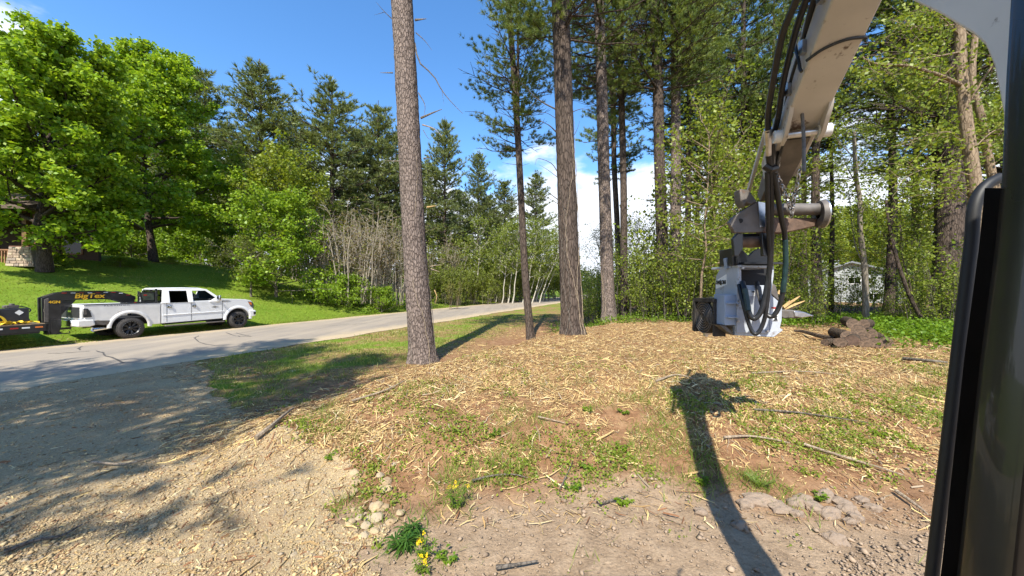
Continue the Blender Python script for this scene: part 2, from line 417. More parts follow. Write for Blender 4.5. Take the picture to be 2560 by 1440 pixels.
def asphalt_material():
    m, t = new_mat('asphalt')
    o = N(t, 'ShaderNodeOutputMaterial'); b = N(t, 'ShaderNodeBsdfPrincipled'); b.inputs['Roughness'].default_value = .9; b.inputs['Specular IOR Level'].default_value = .2
    co = N(t, 'ShaderNodeTexCoord')
    def noise(s, d, r=.6, st=None):
        n = N(t, 'ShaderNodeTexNoise'); n.inputs['Scale'].default_value = s; n.inputs['Detail'].default_value = d; n.inputs['Roughness'].default_value = r
        mp = N(t, 'ShaderNodeMapping'); mp.inputs['Scale'].default_value = st or (1, 1, 1); t.links.new(co.outputs['Object'], mp.inputs[0]); t.links.new(mp.outputs[0], n.inputs['Vector']); return n.outputs['Fac']
    streak = noise(1.0, 6, .6, (1.6, .12, 1)); grain = noise(60, 4, .7); blot = noise(.5, 6)
    a = ramp(t, [(.3, (.20, .170, .138)), (.5, (.285, .240, .188)), (.7, (.37, .305, .225))], streak)
    bl = ramp(t, [(.35, (.235, .205, .170)), (.7, (.37, .30, .22))], blot)
    k = N(t, 'ShaderNodeMix', data_type='RGBA'); k.inputs[0].default_value = .45; t.links.new(a.outputs[0], k.inputs[6]); t.links.new(bl.outputs[0], k.inputs[7])
    # sandy edges, from the distance across the road kept as an attribute
    at = N(t, 'ShaderNodeAttribute', attribute_name='edge')
    sa = N(t, 'ShaderNodeMath', operation='MULTIPLY_ADD'); sa.inputs[1].default_value = .9; t.links.new(noise(1.4, 7, .65), sa.inputs[0]); t.links.new(at.outputs['Fac'], sa.inputs[2])
    se = N(t, 'ShaderNodeMapRange'); se.inputs[1].default_value = .85; se.inputs[2].default_value = 1.25; se.inputs[4].default_value = .85; t.links.new(sa.outputs[0], se.inputs[0])
    k2 = N(t, 'ShaderNodeMix', data_type='RGBA'); t.links.new(se.outputs[0], k2.inputs[0]); t.links.new(k.outputs[2], k2.inputs[6]); k2.inputs[7].default_value = (.46, .355, .22, 1)
    g = N(t, 'ShaderNodeMapRange'); g.inputs[1].default_value = .3; g.inputs[2].default_value = .7; g.inputs[3].default_value = .85; g.inputs[4].default_value = 1.15; t.links.new(grain, g.inputs[0])
    s = N(t, 'ShaderNodeVectorMath', operation='SCALE'); t.links.new(k2.outputs[2], s.inputs[0]); t.links.new(g.outputs[0], s.inputs['Scale']); t.links.new(s.outputs[0], b.inputs['Base Color'])
    bp = N(t, 'ShaderNodeBump'); bp.inputs['Strength'].default_value = .5; bp.inputs['Distance'].default_value = .008; t.links.new(grain, bp.inputs['Height']); t.links.new(bp.outputs[0], b.inputs['Normal'])
    t.links.new(b.outputs[0], o.inputs[0]); return m

# ------------------------------------------------------------------ zones
DRIVE = np.array([(-11.0, 10.9), (-8.6, 9.6), (-7.3, 8.7), (-5.9, 6.8), (-4.7, 5.9), (-3.5, 5.0), (-2.1, 3.8), (-1.25, 3.2), (-.95, 2.5), (-.8, 1.0), (-.8, -9), (-17, -9)])
def inside(poly, x, y):
    r = np.zeros(np.shape(x), bool); n = len(poly)
    for i in range(n):
        x0, y0 = poly[i]; x1, y1 = poly[(i + 1) % n]
        c = ((y0 > y) != (y1 > y)) & (x < (x1 - x0) * (y - y0) / (y1 - y0 + 1e-12) + x0)
        r ^= c
    return r
def zones(x, y):
    n, t = nt_of(x, y); d = ROAD_FAR - n; e = mound_e(x, y); m = mound(x, y)
    w1 = fbm(x * .8, y * .8, 0, 71, 4); w2 = fbm(x * 2.3, y * 2.3, 0, 77, 3)
    verge = (d < 0) & (n > ROAD_NEAR - .3)
    lawn = sstep(d + (w2 - .5) * .5, -.25, .05) + verge * (.25 + .75 * sstep(w2, .38, .58)) * np.maximum(sstep(-e + (w1 - .5) * 2.4, 1.9, 3.0) * sstep(-n, 5.5, 8.0), sstep(-(n - ROAD_NEAR) + (w1 - .5) * 3.0, -3.2, -1.6)) * sstep(y, 5.0, 6.2)
    lawn = np.clip(lawn, 0, 1)
    plateau = sstep(m + (w1 - .5) * .5, .55, .95)
    mulch = verge * np.clip(plateau + .55 * sstep(w1, .4, .6) * sstep(y, 6.5, 8) + sstep(w2, .45, .62) * sstep(m, .1, .4) * .8, 0, 1)
    dirt = verge * (1 - sstep(y + (w1 - .5) * 1.6 + .06 * np.abs(x - 2.2), 3.15, 3.9)) * (x > -1.6)
    rr = np.hypot(x - 4, y)
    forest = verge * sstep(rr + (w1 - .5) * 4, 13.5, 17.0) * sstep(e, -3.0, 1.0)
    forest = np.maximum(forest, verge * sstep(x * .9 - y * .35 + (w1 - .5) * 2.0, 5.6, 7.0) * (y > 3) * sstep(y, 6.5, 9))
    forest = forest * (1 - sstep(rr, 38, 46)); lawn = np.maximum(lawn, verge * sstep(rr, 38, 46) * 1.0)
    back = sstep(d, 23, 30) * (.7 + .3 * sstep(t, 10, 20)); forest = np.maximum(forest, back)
    return dict(lawn=lawn, mulch=mulch, dirt=dirt, forest=forest)

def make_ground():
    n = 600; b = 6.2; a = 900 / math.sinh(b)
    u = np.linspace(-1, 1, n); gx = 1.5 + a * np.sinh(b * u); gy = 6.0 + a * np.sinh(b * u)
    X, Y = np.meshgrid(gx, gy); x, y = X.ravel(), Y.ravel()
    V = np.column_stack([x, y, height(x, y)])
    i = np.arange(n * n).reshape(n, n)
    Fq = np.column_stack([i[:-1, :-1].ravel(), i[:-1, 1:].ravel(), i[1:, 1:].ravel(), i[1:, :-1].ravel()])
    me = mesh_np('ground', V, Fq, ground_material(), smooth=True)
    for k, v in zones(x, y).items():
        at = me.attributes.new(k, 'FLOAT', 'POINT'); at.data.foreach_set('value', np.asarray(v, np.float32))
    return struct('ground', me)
make_ground()

def make_road():
    mat = asphalt_material()
    ts = np.concatenate([np.linspace(-60, 60, 400), np.linspace(60.5, 420, 200)]); ns = np.linspace(ROAD_FAR, ROAD_NEAR, 34)
    Nn, T = np.meshgrid(ns, ts)
    wob = (fbm(T * .9, Nn * 0, 0, 3, 4) - .5) * .55; edge = np.abs((Nn - ROAD_FAR) / (ROAD_NEAR - ROAD_FAR) * 2 - 1)
    Nw = Nn + wob * (edge > .999) * np.sign(Nn - (ROAD_FAR + ROAD_NEAR) / 2)
    x = TY * Nw + TX * T; y = -TX * Nw + TY * T
    z = .016 + .03 * (1 - edge ** 2)
    V = np.column_stack([x.ravel(), y.ravel(), z.ravel()]); h, wd = T.shape
    i = np.arange(h * wd).reshape(h, wd)
    Fq = np.column_stack([i[:-1, :-1].ravel(), i[:-1, 1:].ravel(), i[1:, 1:].ravel(), i[1:, :-1].ravel()])
    me = mesh_np('road', V, Fq, mat, smooth=True)
    at = me.attributes.new('edge', 'FLOAT', 'POINT'); at.data.foreach_set('value', (edge.ravel() ** 2).astype(np.float32))
    o = struct('road', me)
    # sealed cracks
    tar = plain('crack_tar', (.075, .066, .058), .85, var=.3)
    rg = rng_(8)
    def road_z(x, y):
        n, t = nt_of(x, y); e = abs((n - ROAD_FAR) / (ROAD_NEAR - ROAD_FAR) * 2 - 1); return .016 + .03 * (1 - min(e, 1) ** 2)
    for pl in ([(497, 840), (486, 845), (497, 856), (515, 862), (560, 866)], [(565, 832), (580, 838), (600, 842), (630, 841)], [(590, 833), (615, 840), (632, 843)], [(205, 866), (196, 872), (202, 876)],
               [(240, 878), (258, 883), (262, 890), (285, 896), (320, 912)], [(640, 870), (700, 868), (760, 860)], [(120, 885), (180, 882), (240, 878)], [(820, 815), (880, 812), (930, 806)]):
        pts = []
        for k in range(len(pl) - 1):
            for q in range(4):
                f = q / 4; px = pl[k][0] * (1 - f) + pl[k + 1][0] * f; py = pl[k][1] * (1 - f) + pl[k + 1][1] * f + rg.uniform(-.7, .7)
                Yd = F * (EYE - .035) / (py - 720); pts.append(Vector(((px - 1280) / F * Yd, Yd, 0)))
        b = MB(); vs = []
        for k, p in enumerate(pts):
            d = (pts[min(k + 1, len(pts) - 1)] - pts[max(k - 1, 0)]).normalized(); s = Vector((-d.y, d.x, 0)) * rg.uniform(.012, .035)
            for q in (p + s, p - s): vs.append((q.x, q.y, road_z(q.x, q.y) + .004))
        b.add(vs, [(2 * k, 2 * k + 1, 2 * k + 3, 2 * k + 2) for k in range(len(pts) - 1)]); b.build('crack', tar, o, smooth=False)
    return o
make_road()

def make_drive():
    s = .05; gx = np.arange(-18, .2, s); gy = np.arange(-9, 12, s); X, Y = np.meshgrid(gx, gy)
    def ins(x, y):
        wx = (fbm(x * 1.3, y * 1.3, 0, 41, 4) - .5) * 1.1; wy = (fbm(x * 1.3, y * 1.3, 0, 47, 4) - .5) * 1.1
        n, t = nt_of(x, y)
        return inside(DRIVE, x + wx, y + wy) & (n > ROAD_NEAR - .5)
    M = ins(X + s / 2, Y + s / 2)[:-1, :-1]
    i = np.arange(X.size).reshape(X.shape)
    Fq = np.column_stack([a[M] for a in (i[:-1, :-1], i[:-1, 1:], i[1:, 1:], i[1:, :-1])])
    us, inv = np.unique(Fq, return_inverse=True); Fq = inv.reshape(Fq.shape)
    x, y = X.ravel()[us], Y.ravel()[us]
    V = np.column_stack([x, y, height(x, y) + .010 + (fbm(x * 5, y * 5, 0, 9, 3) - .5) * .012])
    return struct('gravel_driveway', mesh_np('gravel_driveway', V, Fq, gravel_material(), smooth=True)), ins
drive, in_drive = make_drive()

# ------------------------------------------------------------------ plant generators (numpy)
class Wood:
    def __init__(s): s.V = []; s.Q = []; s.n = 0
    def path(s, P, rad, sides=5):
        P = np.asarray(P, float); rad = np.asarray(rad, float); m = len(P)
        T = np.gradient(P, axis=0); T /= np.linalg.norm(T, axis=1, keepdims=True) + 1e-9
        ref = np.array([0., 0., 1.]) if abs(T[0, 2]) < .8 else np.array([1., 0., 0.])
        A = np.cross(T, ref); A /= np.linalg.norm(A, axis=1, keepdims=True) + 1e-9; B = np.cross(T, A)
        a = np.arange(sides) * 2 * np.pi / sides
        V = P[:, None, :] + (A[:, None, :] * np.cos(a)[None, :, None] + B[:, None, :] * np.sin(a)[None, :, None]) * rad[:, None, None]
        i = np.arange(m * sides).reshape(m, sides); j = np.roll(i, -1, axis=1)
        s.V.append(V.reshape(-1, 3)); s.Q.append(np.stack([i[:-1], j[:-1], j[1:], i[1:]], -1).reshape(-1, 4) + s.n); s.n += m * sides
    def mesh(s, name, mat): return mesh_np(name, np.vstack(s.V), np.vstack(s.Q), mat, smooth=True)
def unit(v): return v / (np.linalg.norm(v, axis=-1, keepdims=True) + 1e-9)
def leaf_quads(rg, P, size, base, var=.25, up=.7, aspect=.75, hue=None):
    """one pointed, slightly folded quad per leaf"""
    n = len(P); nr = unit(rg.normal(size=(n, 3)) * .75 + np.array([0, 0, up]))
    a = unit(np.cross(nr, rg.normal(size=(n, 3)))); b = np.cross(nr, a)
    s = (size * rg.uniform(.6, 1.3, n))[:, None]
    V = np.empty((n, 4, 3)); V[:, 0] = P - a * s * .5; V[:, 1] = P + b * s * aspect * .5 + nr * s * .10; V[:, 2] = P + a * s * .5; V[:, 3] = P - b * s * aspect * .5 + nr * s * .10
    c = np.asarray(base)[None, :] * rg.uniform(1 - var, 1 + var, (n, 1))
    if hue is not None:
        k = rg.uniform(0, 1, (n, 1)) ** 1.5; c = c * (1 - k) + np.asarray(hue)[None, :] * k * rg.uniform(.8, 1.2, (n, 1))
    return V.reshape(-1, 3), np.arange(n * 4).reshape(n, 4), np.repeat(c, 4, axis=0)
def needle_tris(rg, P, D, k, L, wd, base, var=.25, spread=.55, hue=None):
    n = len(P); P = np.repeat(P, k, 0); D = np.repeat(D, k, 0)
    d = unit(D + rg.normal(size=D.shape) * spread); l = (L * rg.uniform(.7, 1.2, len(P)))[:, None]
    s = unit(np.cross(d, rg.normal(size=d.shape))) * wd * .5
    V = np.empty((len(P), 3, 3)); V[:, 0] = P - s; V[:, 1] = P + s; V[:, 2] = P + d * l
    tone = np.repeat(rg.uniform(1 - var, 1 + var, (n, 1)), k, 0); c = np.asarray(base)[None, :] * tone
    if hue is not None:
        h = np.repeat(rg.uniform(0, 1, (n, 1)) ** 2, k, 0); c = c * (1 - h) + np.asarray(hue)[None, :] * h
    return V.reshape(-1, 3), np.arange(len(P) * 3).reshape(-1, 3), np.repeat(c, 3, axis=0)

def pine_crown(seed, H, Rr, whorls, per, tuft_step, k, L, wd, base, hue, rsc=1.0, bottom=.55, sub_n=7, droop=0.0, tip=.72):
    """limbs in whorls with side twigs that carry needle tufts; z = 0 is the lowest whorl"""
    rg = rng_(seed); W = Wood(); TP, TD = [], []
    for i in range(whorls):
        t = i / (whorls - 1); z0 = H * t ** .95
        prof = (bottom + (1 - bottom) * min(1, t / .28)) * (1 - t) ** tip + .05
        for q in range(per if t < .85 else 4):
            az = rg.uniform(0, 2 * np.pi) + q * 2 * np.pi / per; rad = Rr * prof * rg.uniform(.40, 1.2)
            el = math.radians(-6 - droop + 46 * t ** 1.2 + rg.uniform(-10, 10))
            o = np.array([math.cos(az), math.sin(az), 0]); u = np.linspace(0, 1, 7)
            zz = z0 + rg.uniform(-.25, .25) + rad * (math.tan(el) * u + .22 * u * u) + rg.uniform(-.04, .04, 7) * rad * u
            side = np.array([-o[1], o[0], 0]); bend = rg.uniform(-.25, .25)
            Pb = o[None] * (rad * u)[:, None] + side[None] * (bend * rad * u * u)[:, None]; Pb[:, 2] = zz
            W.path(Pb, (.035 * rad / 3 + .012) * rsc * (1 - u * .85), 4)
            for j in range(sub_n + 1):
                uu = .22 + .78 * (j + rg.uniform(-.3, .3)) / sub_n; uu = min(max(uu, .12), 1.0); f = uu * 6; a0 = min(int(f), 5); p = Pb[a0] * (1 - f + a0) + Pb[a0 + 1] * (f - a0)
                tang = unit(Pb[a0 + 1] - Pb[a0]); sg = 1 if j % 2 else -1
                dirn = unit(tang * .65 + side * sg * rg.uniform(.3, 1.0) + np.array([0, 0, rg.uniform(-.1, .35)])); ln = rad * .40 * (1.15 - uu) + .35 * L + .12
                if j == sub_n: dirn = tang; ln *= .6
                E = p + dirn * ln + np.array([0, 0, .12 * ln])
                W.path(np.array([p, (p + E) / 2 + rg.normal(size=3) * .02 * ln, E]), np.array([.010, .007, .004]) * rsc * (1 + rad / 4), 3)
                m = max(2, int(ln / tuft_step)); v = rg.uniform(.15, 1.05, m)
                TP.append(p + (E - p) * v[:, None] + rg.normal(size=(m, 3)) * .05 * max(ln, .3)); TD.append(np.tile(unit(dirn + np.array([0, 0, .45])), (m, 1)))
    W.path(np.array([[0, 0, z] for z in np.linspace(-.3, H * 1.02, 8)]), np.linspace(.055, .012, 8) * Rr * rsc * .7, 7)
    Pn, Dn = np.vstack(TP), np.vstack(TD)
    return W, needle_tris(rg, Pn, Dn, k, L, wd, base, hue=hue)

def broadleaf(seed, H, Rr, trunk_h, limbs, subs, leaves, size, base, hue=None, tr=.16, lean=(0, 0), el=(15, 62), profile=None, sig=.22, up=.7, forks=0, wood_sides=7, twig_r=1.0, stem_top=.86, var=.28):
    rg = rng_(seed); W = Wood(); tips = []
    profile = profile or (lambda t: (max(0., 1 - abs(t - .38) / .72) ** .55))
    zt = np.linspace(0, H * stem_top, 9); wig = np.cumsum(rg.normal(size=(9, 2)) * .016 * H, 0) * .6
    tk = np.column_stack([lean[0] * zt / H + wig[:, 0] - wig[0, 0], lean[1] * zt / H + wig[:, 1] - wig[0, 1], zt])
    rt = tr * (1 - zt / (H * stem_top) * .9); rt[0] *= 1.25
    trunk = Wood(); trunk.path(tk, rt, 10)
    for i in range(limbs):
        t = (i + rg.uniform(.1, .9)) / limbs; z0 = trunk_h + (H * stem_top * .96 - trunk_h) * t
        f = min(z0 / (H * stem_top) * 8, 7.99); a0 = int(f); p0 = tk[a0] * (1 - f + a0) + tk[a0 + 1] * (f - a0)
        az = i * 2.4 + rg.uniform(-.5, .5); e = math.radians(el[0] + (el[1] - el[0]) * t + rg.uniform(-8, 8))
        tc_ = (z0 - trunk_h) / (H - trunk_h); ln = Rr * profile(min(tc_ + .12, 1)) * rg.uniform(.7, 1.1) / max(math.cos(e), .45)
        ln = min(ln, (H * 1.02 - z0) / max(math.sin(e), .15))
        o = np.array([math.cos(az) * math.cos(e), math.sin(az) * math.cos(e), math.sin(e)]); u = np.linspace(0, 1, 6)
        Pb = p0 + o * (ln * u)[:, None] + np.cumsum(rg.normal(size=(6, 3)) * .035 * ln, 0) * u[:, None]; Pb[:, 2] += .12 * ln * u * u
        rb = min(tr * .45, .030 * ln + .006) * twig_r; W.path(Pb, rb * (1 - u * .85), wood_sides if ln > 1 else 4)
        for j in range(subs):
            uu = .25 + .75 * (j + rg.uniform(0, 1)) / subs; f = min(uu * 5, 4.99); a0 = int(f); p = Pb[a0] * (1 - f + a0) + Pb[a0 + 1] * (f - a0)
            d = unit(o * .7 + rg.normal(size=3) * .55 + np.array([0, 0, .18])); l2 = ln * .36 * (1.2 - uu) + .10 * Rr
            Q = p + d * (l2 * np.linspace(0, 1, 4))[:, None] + np.cumsum(rg.normal(size=(4, 3)) * .05 * l2, 0)
            W.path(Q, rb * .35 * np.linspace(1, .25, 4), 4); tips.append(Q[1:])
            for q in range(2):
                d3 = unit(d + rg.normal(size=3) * .7); E = Q[2] + d3 * l2 * .5; W.path(np.array([Q[2], (Q[2] + E) / 2, E]), rb * .16 * np.array([1, .7, .4]), 3); tips.append(np.array([(Q[2] + E) / 2, E]))
    T = np.vstack(tips)
    if leaves:
        idx = rg.integers(0, len(T), leaves); P = T[idx] + rg.normal(size=(leaves, 3)) * sig * np.array([1, 1, .6])
        L = leaf_quads(rg, P, size, base, up=up, hue=hue, var=var)
    else: L = None
    return trunk, W, L
def bark_trunk(path, rads, seed, rough=.05, rows=90, sides=44, flare=.35):
    """trunk with plates and furrows of bark as relief"""
    P = spline([tuple(p) for p in path], rows); P = np.array([tuple(p) for p in P]); r = np.interp(np.linspace(0, 1, rows), np.linspace(0, 1, len(rads)), rads)
    z = P[:, 2] - P[0, 2]; r = r * (1 + flare * np.exp(-np.maximum(z, 0) / .28))
    a = np.arange(sides) * 2 * np.pi / sides; A, Z = np.meshgrid(a, z)
    ca, sa = np.cos(A), np.sin(A); r0 = r.mean()
    fur = fbm(ca * 5.5 + 20, sa * 5.5 + 20, Z * 2.4, seed, 4, .6); but = np.exp(-np.maximum(Z, 0) / .3) * .12 * np.cos(A * 5 + seed)
    rid = 1 - np.abs(fur - .5) * 2.6
    RR = r[:, None] * (1 + but) + r0 * rough * 2 * (rid - .45) + r0 * .05 * (vnoise(ca * 2, sa * 2, Z * .8, seed + 5) - .5)
    V = np.stack([P[:, 0, None] + RR * ca, P[:, 1, None] + RR * sa, np.broadcast_to(P[:, 2, None], A.shape)], -1).reshape(-1, 3)
    i = np.arange(rows * sides).reshape(rows, sides); j = np.roll(i, -1, 1)
    return V, np.stack([i[:-1], j[:-1], j[1:], i[1:]], -1).reshape(-1, 4)
# ------------------------------------------------------------------ trees
def tree_proto(name, label, cat, trunk, limbs, leaf, barkm, loc=(0, 0, 0), leafm=None, group=None, limbm=None):
    e = thing(name, label, cat, loc, 0, group)
    if trunk is not None: link('trunk', trunk.mesh('trunk', barkm), e)
    if limbs is not None: link('branchwork', limbs.mesh('branchwork', limbm or barkm), e)
    if leaf is not None: link('crown', mesh_np('crown', leaf[0], leaf[1], leafm or leaf_m, leaf[2]), e)
    return e
def at_px(px, Y): x = (px - 1280) / F * Y; return Vector((x, Y, hz(x, Y) - .05))

# shared crowns of the pines
NEED, NEED_H = (.125, .185, .048), (.260, .295, .060)
cr_near = [pine_crown(101, 8.5, 2.6, 17, 5, .075, 20, .17, .015, NEED, NEED_H), pine_crown(102, 9.0, 3.5, 18, 5, .075, 20, .18, .016, NEED, NEED_H)]
cr_near = [(w_.mesh('branchwork', bark_dark), mesh_np('crown', a, b, needle_m, c)) for w_, (a, b, c) in cr_near]
cr_mid = [pine_crown(111 + i, 17, r, 26, 6, .16, 10, .30, .036, NEED, NEED_H, 1.3, bottom=.85, tip=.6) for i, r in enumerate((3.6, 4.2, 3.9))]
cr_mid = [(w_.mesh('branchwork', bark_dark), mesh_np('crown', a, b, needle_m, c)) for w_, (a, b, c) in cr_mid]
FARN, FARN_H = (.145, .185, .066), (.275, .300, .085)
cr_far = [pine_crown(121 + i, 17, r, 25, 6, .27, 8, .52, .085, FARN, FARN_H, 1.4, bottom=.8, tip=.52) for i, r in enumerate((5.0, 4.5, 5.4))]
cr_far = [(w_.mesh('branchwork', bark_dark), mesh_np('crown', a, b, needle_m, c)) for w_, (a, b, c) in cr_far]

def stub(p0, pts, r0, root, mat=None, name='dead_branch', n=10):
    P = spline([p0] + pts, n); b = MB(); b.tube(P, [r0 * (1 - .8 * i / (n - 1)) for i in range(n)], 6)
    return b.build(name, mat or twig_dead, root, root.location)
def near_pine(label, base, ref, rads, seed, crown, cz, cs, hgt, dead=(), mat=None, rows=240, rough=.08, name='pine_tree', vines=0, group=None, Y=None):
    """base and ref: photograph pixels on the trunk axis; rads: trunk radius from base to top"""
    g = G(*base) if Y is None else at_px(base[0], Y); g.z = hz(g.x, g.y) - .06
    q = Pw(ref[0], ref[1], g.y); lean = (q - g) / (q.z - g.z)
    top = g + lean * hgt; e = thing(name, label, 'tree', g, 0, group)
    rg = rng_(seed); path = [g + lean * hgt * k / 6 + Vector((rg.normal() * .02, rg.normal() * .02, 0)) * (k > 0) for k in range(7)]
    V, Q = bark_trunk([p - g for p in path], rads, seed, rough, rows)
    link('trunk', mesh_np('trunk', V, Q, mat or bark_pine, smooth=True), e)
    w_, c = cr_near[crown] if crown < 10 else cr_mid[crown - 10]
    for nm, me in (('branchwork', w_), ('crown', c)):
        o = link(nm, me, e, lean * cz, (0, 0, rg.uniform(0, 6.3))); o.scale = (cs, cs, max((hgt - cz) / (9.4 if crown < 10 else 18.3), cs * .6))
    for d in dead:
        Yd = [g.y + v for v in np.linspace(0, d[1], len(d[0]))]
        pts = [Pw(a, b, yy) for (a, b), yy in zip(d[0], Yd)]
        stub(pts[0], pts[1:], d[2], e, d[3] if len(d) > 3 else None)
    for k in range(vines):
        a0 = rg.uniform(3.3, 6.0); P = []
        for i in range(40):
            z = .05 + i * .16 * (1 if k % 2 else .7); a = a0 + .5 * math.sin(z * 1.3 + k) + rg.normal() * .05
            rr = np.interp(z / hgt, np.linspace(0, 1, len(rads)), rads) * 1.06 * (1 + .35 * math.exp(-z / .28)) + .008; c0 = lean * z
            P.append((c0.x + math.cos(a) * rr, c0.y + math.sin(a) * rr, z))
        b = MB(); b.tube(P, [.011 * (1 - i / 60) for i in range(40)], 5); b.build('vine', twig_pale if k % 2 else twig_dead, e)
    return e, g, lean

t1, g1, l1 = near_pine('thick bare pine trunk with broken branch stubs, nearest the road edge', (1057, 903), (1005, 20), [.34, .295, .285, .275, .265, .23, .15], 301, 0, 11.6, 1.0, 20,
    rows=420, vines=3, dead=[
    ([(1038, 50), (1066, 47)], -.1, .035, bark_grey), ([(985, 52), (962, 30), (940, 5)], -.1, .014), ([(962, 30), (935, 38)], .0, .008), ([(1040, 82), (1062, 102), (1080, 126)], -.1, .014),
    ([(1037, 108), (1048, 155), (1083, 188), (1104, 225), (1128, 255), (1157, 284)], -.5, .024), ([(1105, 228), (1110, 262)], -.1, .007), ([(982, 182), (950, 182)], .0, .02, bark_grey),
    ([(1046, 232), (1062, 262), (1060, 292)], -.15, .016), ([(1052, 295), (1082, 282), (1105, 273)], -.2, .034, bark_grey), ([(1056, 312), (1085, 322), (1106, 342)], -.2, .020, twig_pale), ([(1058, 325), (1070, 345), (1082, 350)], -.1, .01),
    ([(1060, 396), (1082, 391)], -.2, .022, bark_grey), ([(1000, 403), (962, 402)], -.05, .014, twig_pale), ([(1068, 518), (1091, 514)], -.2, .026, cut_wood), ([(1076, 666), (1104, 661)], -.2, .018, twig_pale), ([(1078, 672), (1100, 680)], -.2, .016, twig_pale),
    ([(1015, 560), (1032, 590), (1028, 612), (1012, 634)], -.25, .010, twig_pale), ([(1052, 742), (1076, 752)], -.28, .012), ([(1086, 725), (1092, 742), (1087, 760)], -.02, .014, cut_wood)])
near_pine('slender dark pine leaning left with long dead twigs, between two thicker trunks', (1327, 848), (1277, 110), [.155, .135, .125, .12, .11, .10, .05], 302, 0, 7.7, .9, 16, mat=bark_dark, vines=1, dead=[
    ([(1276, 207), (1255, 195), (1230, 192), (1205, 180)], -.4, .02), ([(1228, 190), (1222, 165)], 0, .008), ([(1284, 342), (1250, 312), (1218, 290), (1195, 280), (1162, 279)], -.5, .026), ([(1250, 312), (1222, 318), (1206, 326)], 0, .010), ([(1243, 306), (1238, 280), (1230, 265)], 0, .007),
    ([(1300, 412), (1275, 410), (1255, 406)], -.2, .014), ([(1298, 510), (1265, 502), (1238, 498)], -.3, .014), ([(1305, 545), (1270, 543), (1232, 540)], -.3, .012), ([(1290, 340), (1312, 332)], -.2, .012), ([(1302, 415), (1325, 408)], -.1, .01), ([(1310, 625), (1290, 626)], -.1, .008)])
near_pine('broad dark pine wrapped in dry vines, right of the slender leaning pine', (1431, 834), (1408, 170), [.30, .27, .25, .24, .22, .18, .10], 303, 1, 8.8, 1.02, 18.5, mat=bark_dark, vines=6, dead=[
    ([(1396, 276), (1360, 258), (1330, 236), (1312, 214), (1300, 208)], -.5, .024), ([(1345, 248), (1332, 262), (1322, 250)], 0, .007), ([(1396, 336), (1375, 315), (1358, 306)], -.3, .024), ([(1360, 306), (1345, 300)], 0, .012), ([(1395, 432), (1378, 408), (1345, 396), (1338, 412)], -.3, .014),
    ([(1396, 500), (1372, 482), (1345, 464), (1305, 463)], -.4, .014), ([(1396, 445), (1370, 425), (1348, 412)], -.4, .01), ([(1396, 300), (1365, 282), (1336, 284)], -.3, .010), ([(1424, 350), (1440, 330), (1450, 300)], -.2, .012), ([(1426, 282), (1455, 272), (1480, 278)], -.3, .012), ([(1396, 510), (1362, 492), (1322, 488)], -.3, .010), ([(1425, 470), (1440, 440), (1442, 400)], 0, .008)])
near_pine('pine trunk with pale vine stems at its foot, beyond the broad vine wrapped pine', (1522, 802), (1503, 205), [.27, .25, .235, .225, .20, .17, .10], 304, 1, 10.2, 1.0, 20, mat=bark_pine, vines=5, rows=200)
near_pine('dark pine stem leaning left, left stem of a close pair', (1551, 792), (1530, 250), [.20, .19, .18, .17, .16, .14, .08], 305, 1, 10.5, 1.0, 21, mat=bark_dark, vines=2, rows=160)
near_pine('straight dark pine stem, right stem of a close pair', (1562, 793), (1552, 200), [.17, .16, .15, .14, .13, .12, .07], 306, 0, 10.5, 1.3, 20, mat=bark_dark, rows=160)
near_pine('tall dark pine at the wood edge, left of two trunks rising out of the brush', (1660, 788), (1640, 60), [.26, .24, .22, .21, .19, .17, .09], 307, 11, 10.5, .75, 22, mat=bark_dark, rows=160, Y=16.0, vines=2)
near_pine('tall brownish pine at the wood edge, right of two trunks rising out of the brush', (1690, 790), (1690, 60), [.25, .23, .21, .20, .18, .16, .09], 308, 10, 11.5, .75, 22, mat=bark_pine, rows=160, Y=16.8, vines=2)
big_oak = near_pine('massive dark trunk rising beside the cab pillar behind the green brush', (2366, 820), (2375, 430), [.40, .36, .34, .32, .30, .26, .15], 309, 12, 6.5, .95, 22, mat=bark_dark, rows=160, Y=13.0, vines=3)

# pines further back in the wood on the right and beyond the road on the left
def pine(px, Y, hgt, cz, cs, crown_set, vi, label, group, r=.24, rot=0.0, lean=0.0, mat=None):
    p = at_px(px, Y); e = thing('pine_tree', label, 'tree', p, rot, group)
    key = ('tr', round(hgt), round(r, 2), lean)
    if key not in pine.cache:
        W = Wood(); z = np.linspace(0, hgt, 9); W.path(np.column_stack([lean * z, 0 * z + .1 * np.sin(z * .3), z]), r * (1 - z / hgt * .85) * (1 + .3 * np.exp(-z)), 10); pine.cache[key] = W.mesh('trunk', mat or bark_dark)
    link('trunk', pine.cache[key], e)
    w_, c = crown_set[vi % 3]
    for nm, me in (('branchwork', w_), ('crown', c)):
        o = link(nm, me, e, (lean * cz, 0, cz)); o.scale = (cs, cs, (hgt - cz) / 18.6)
    return e
pine.cache = {}
wood_label = 'tall pine deep in the shaded wood behind the excavator arm'
for k, (px, Y, h, cz, cs, r) in enumerate([(1722, 20, 21, 8.5, .8, .2), (1785, 24, 25, 7.5, 1.0, .26), (1860, 21, 24, 7, 1.0, .24), (1935, 25, 24, 7, 1.0, .24), (2045, 16, 19, 9, .7, .22), (2010, 27, 22, 9, .9, .24),
        (2224, 15, 17, 8, .7, .19), (2290, 23, 20, 9, .9, .25), (1745, 33, 25, 9, 1.0, .27), (2420, 20, 22, 6, 1.0, .26), (2075, 19, 18, 9, .6, .13), (1895, 32, 26, 9, 1.1, .25), (2520, 16, 20, 5, 1, .25)]):
    pine(px, Y, h, cz, cs, cr_mid, k, wood_label, 'pines in the wood on the right', r, rot=k * 1.7)
left_label = 'tall blue green pine standing in the row beyond the lawn'
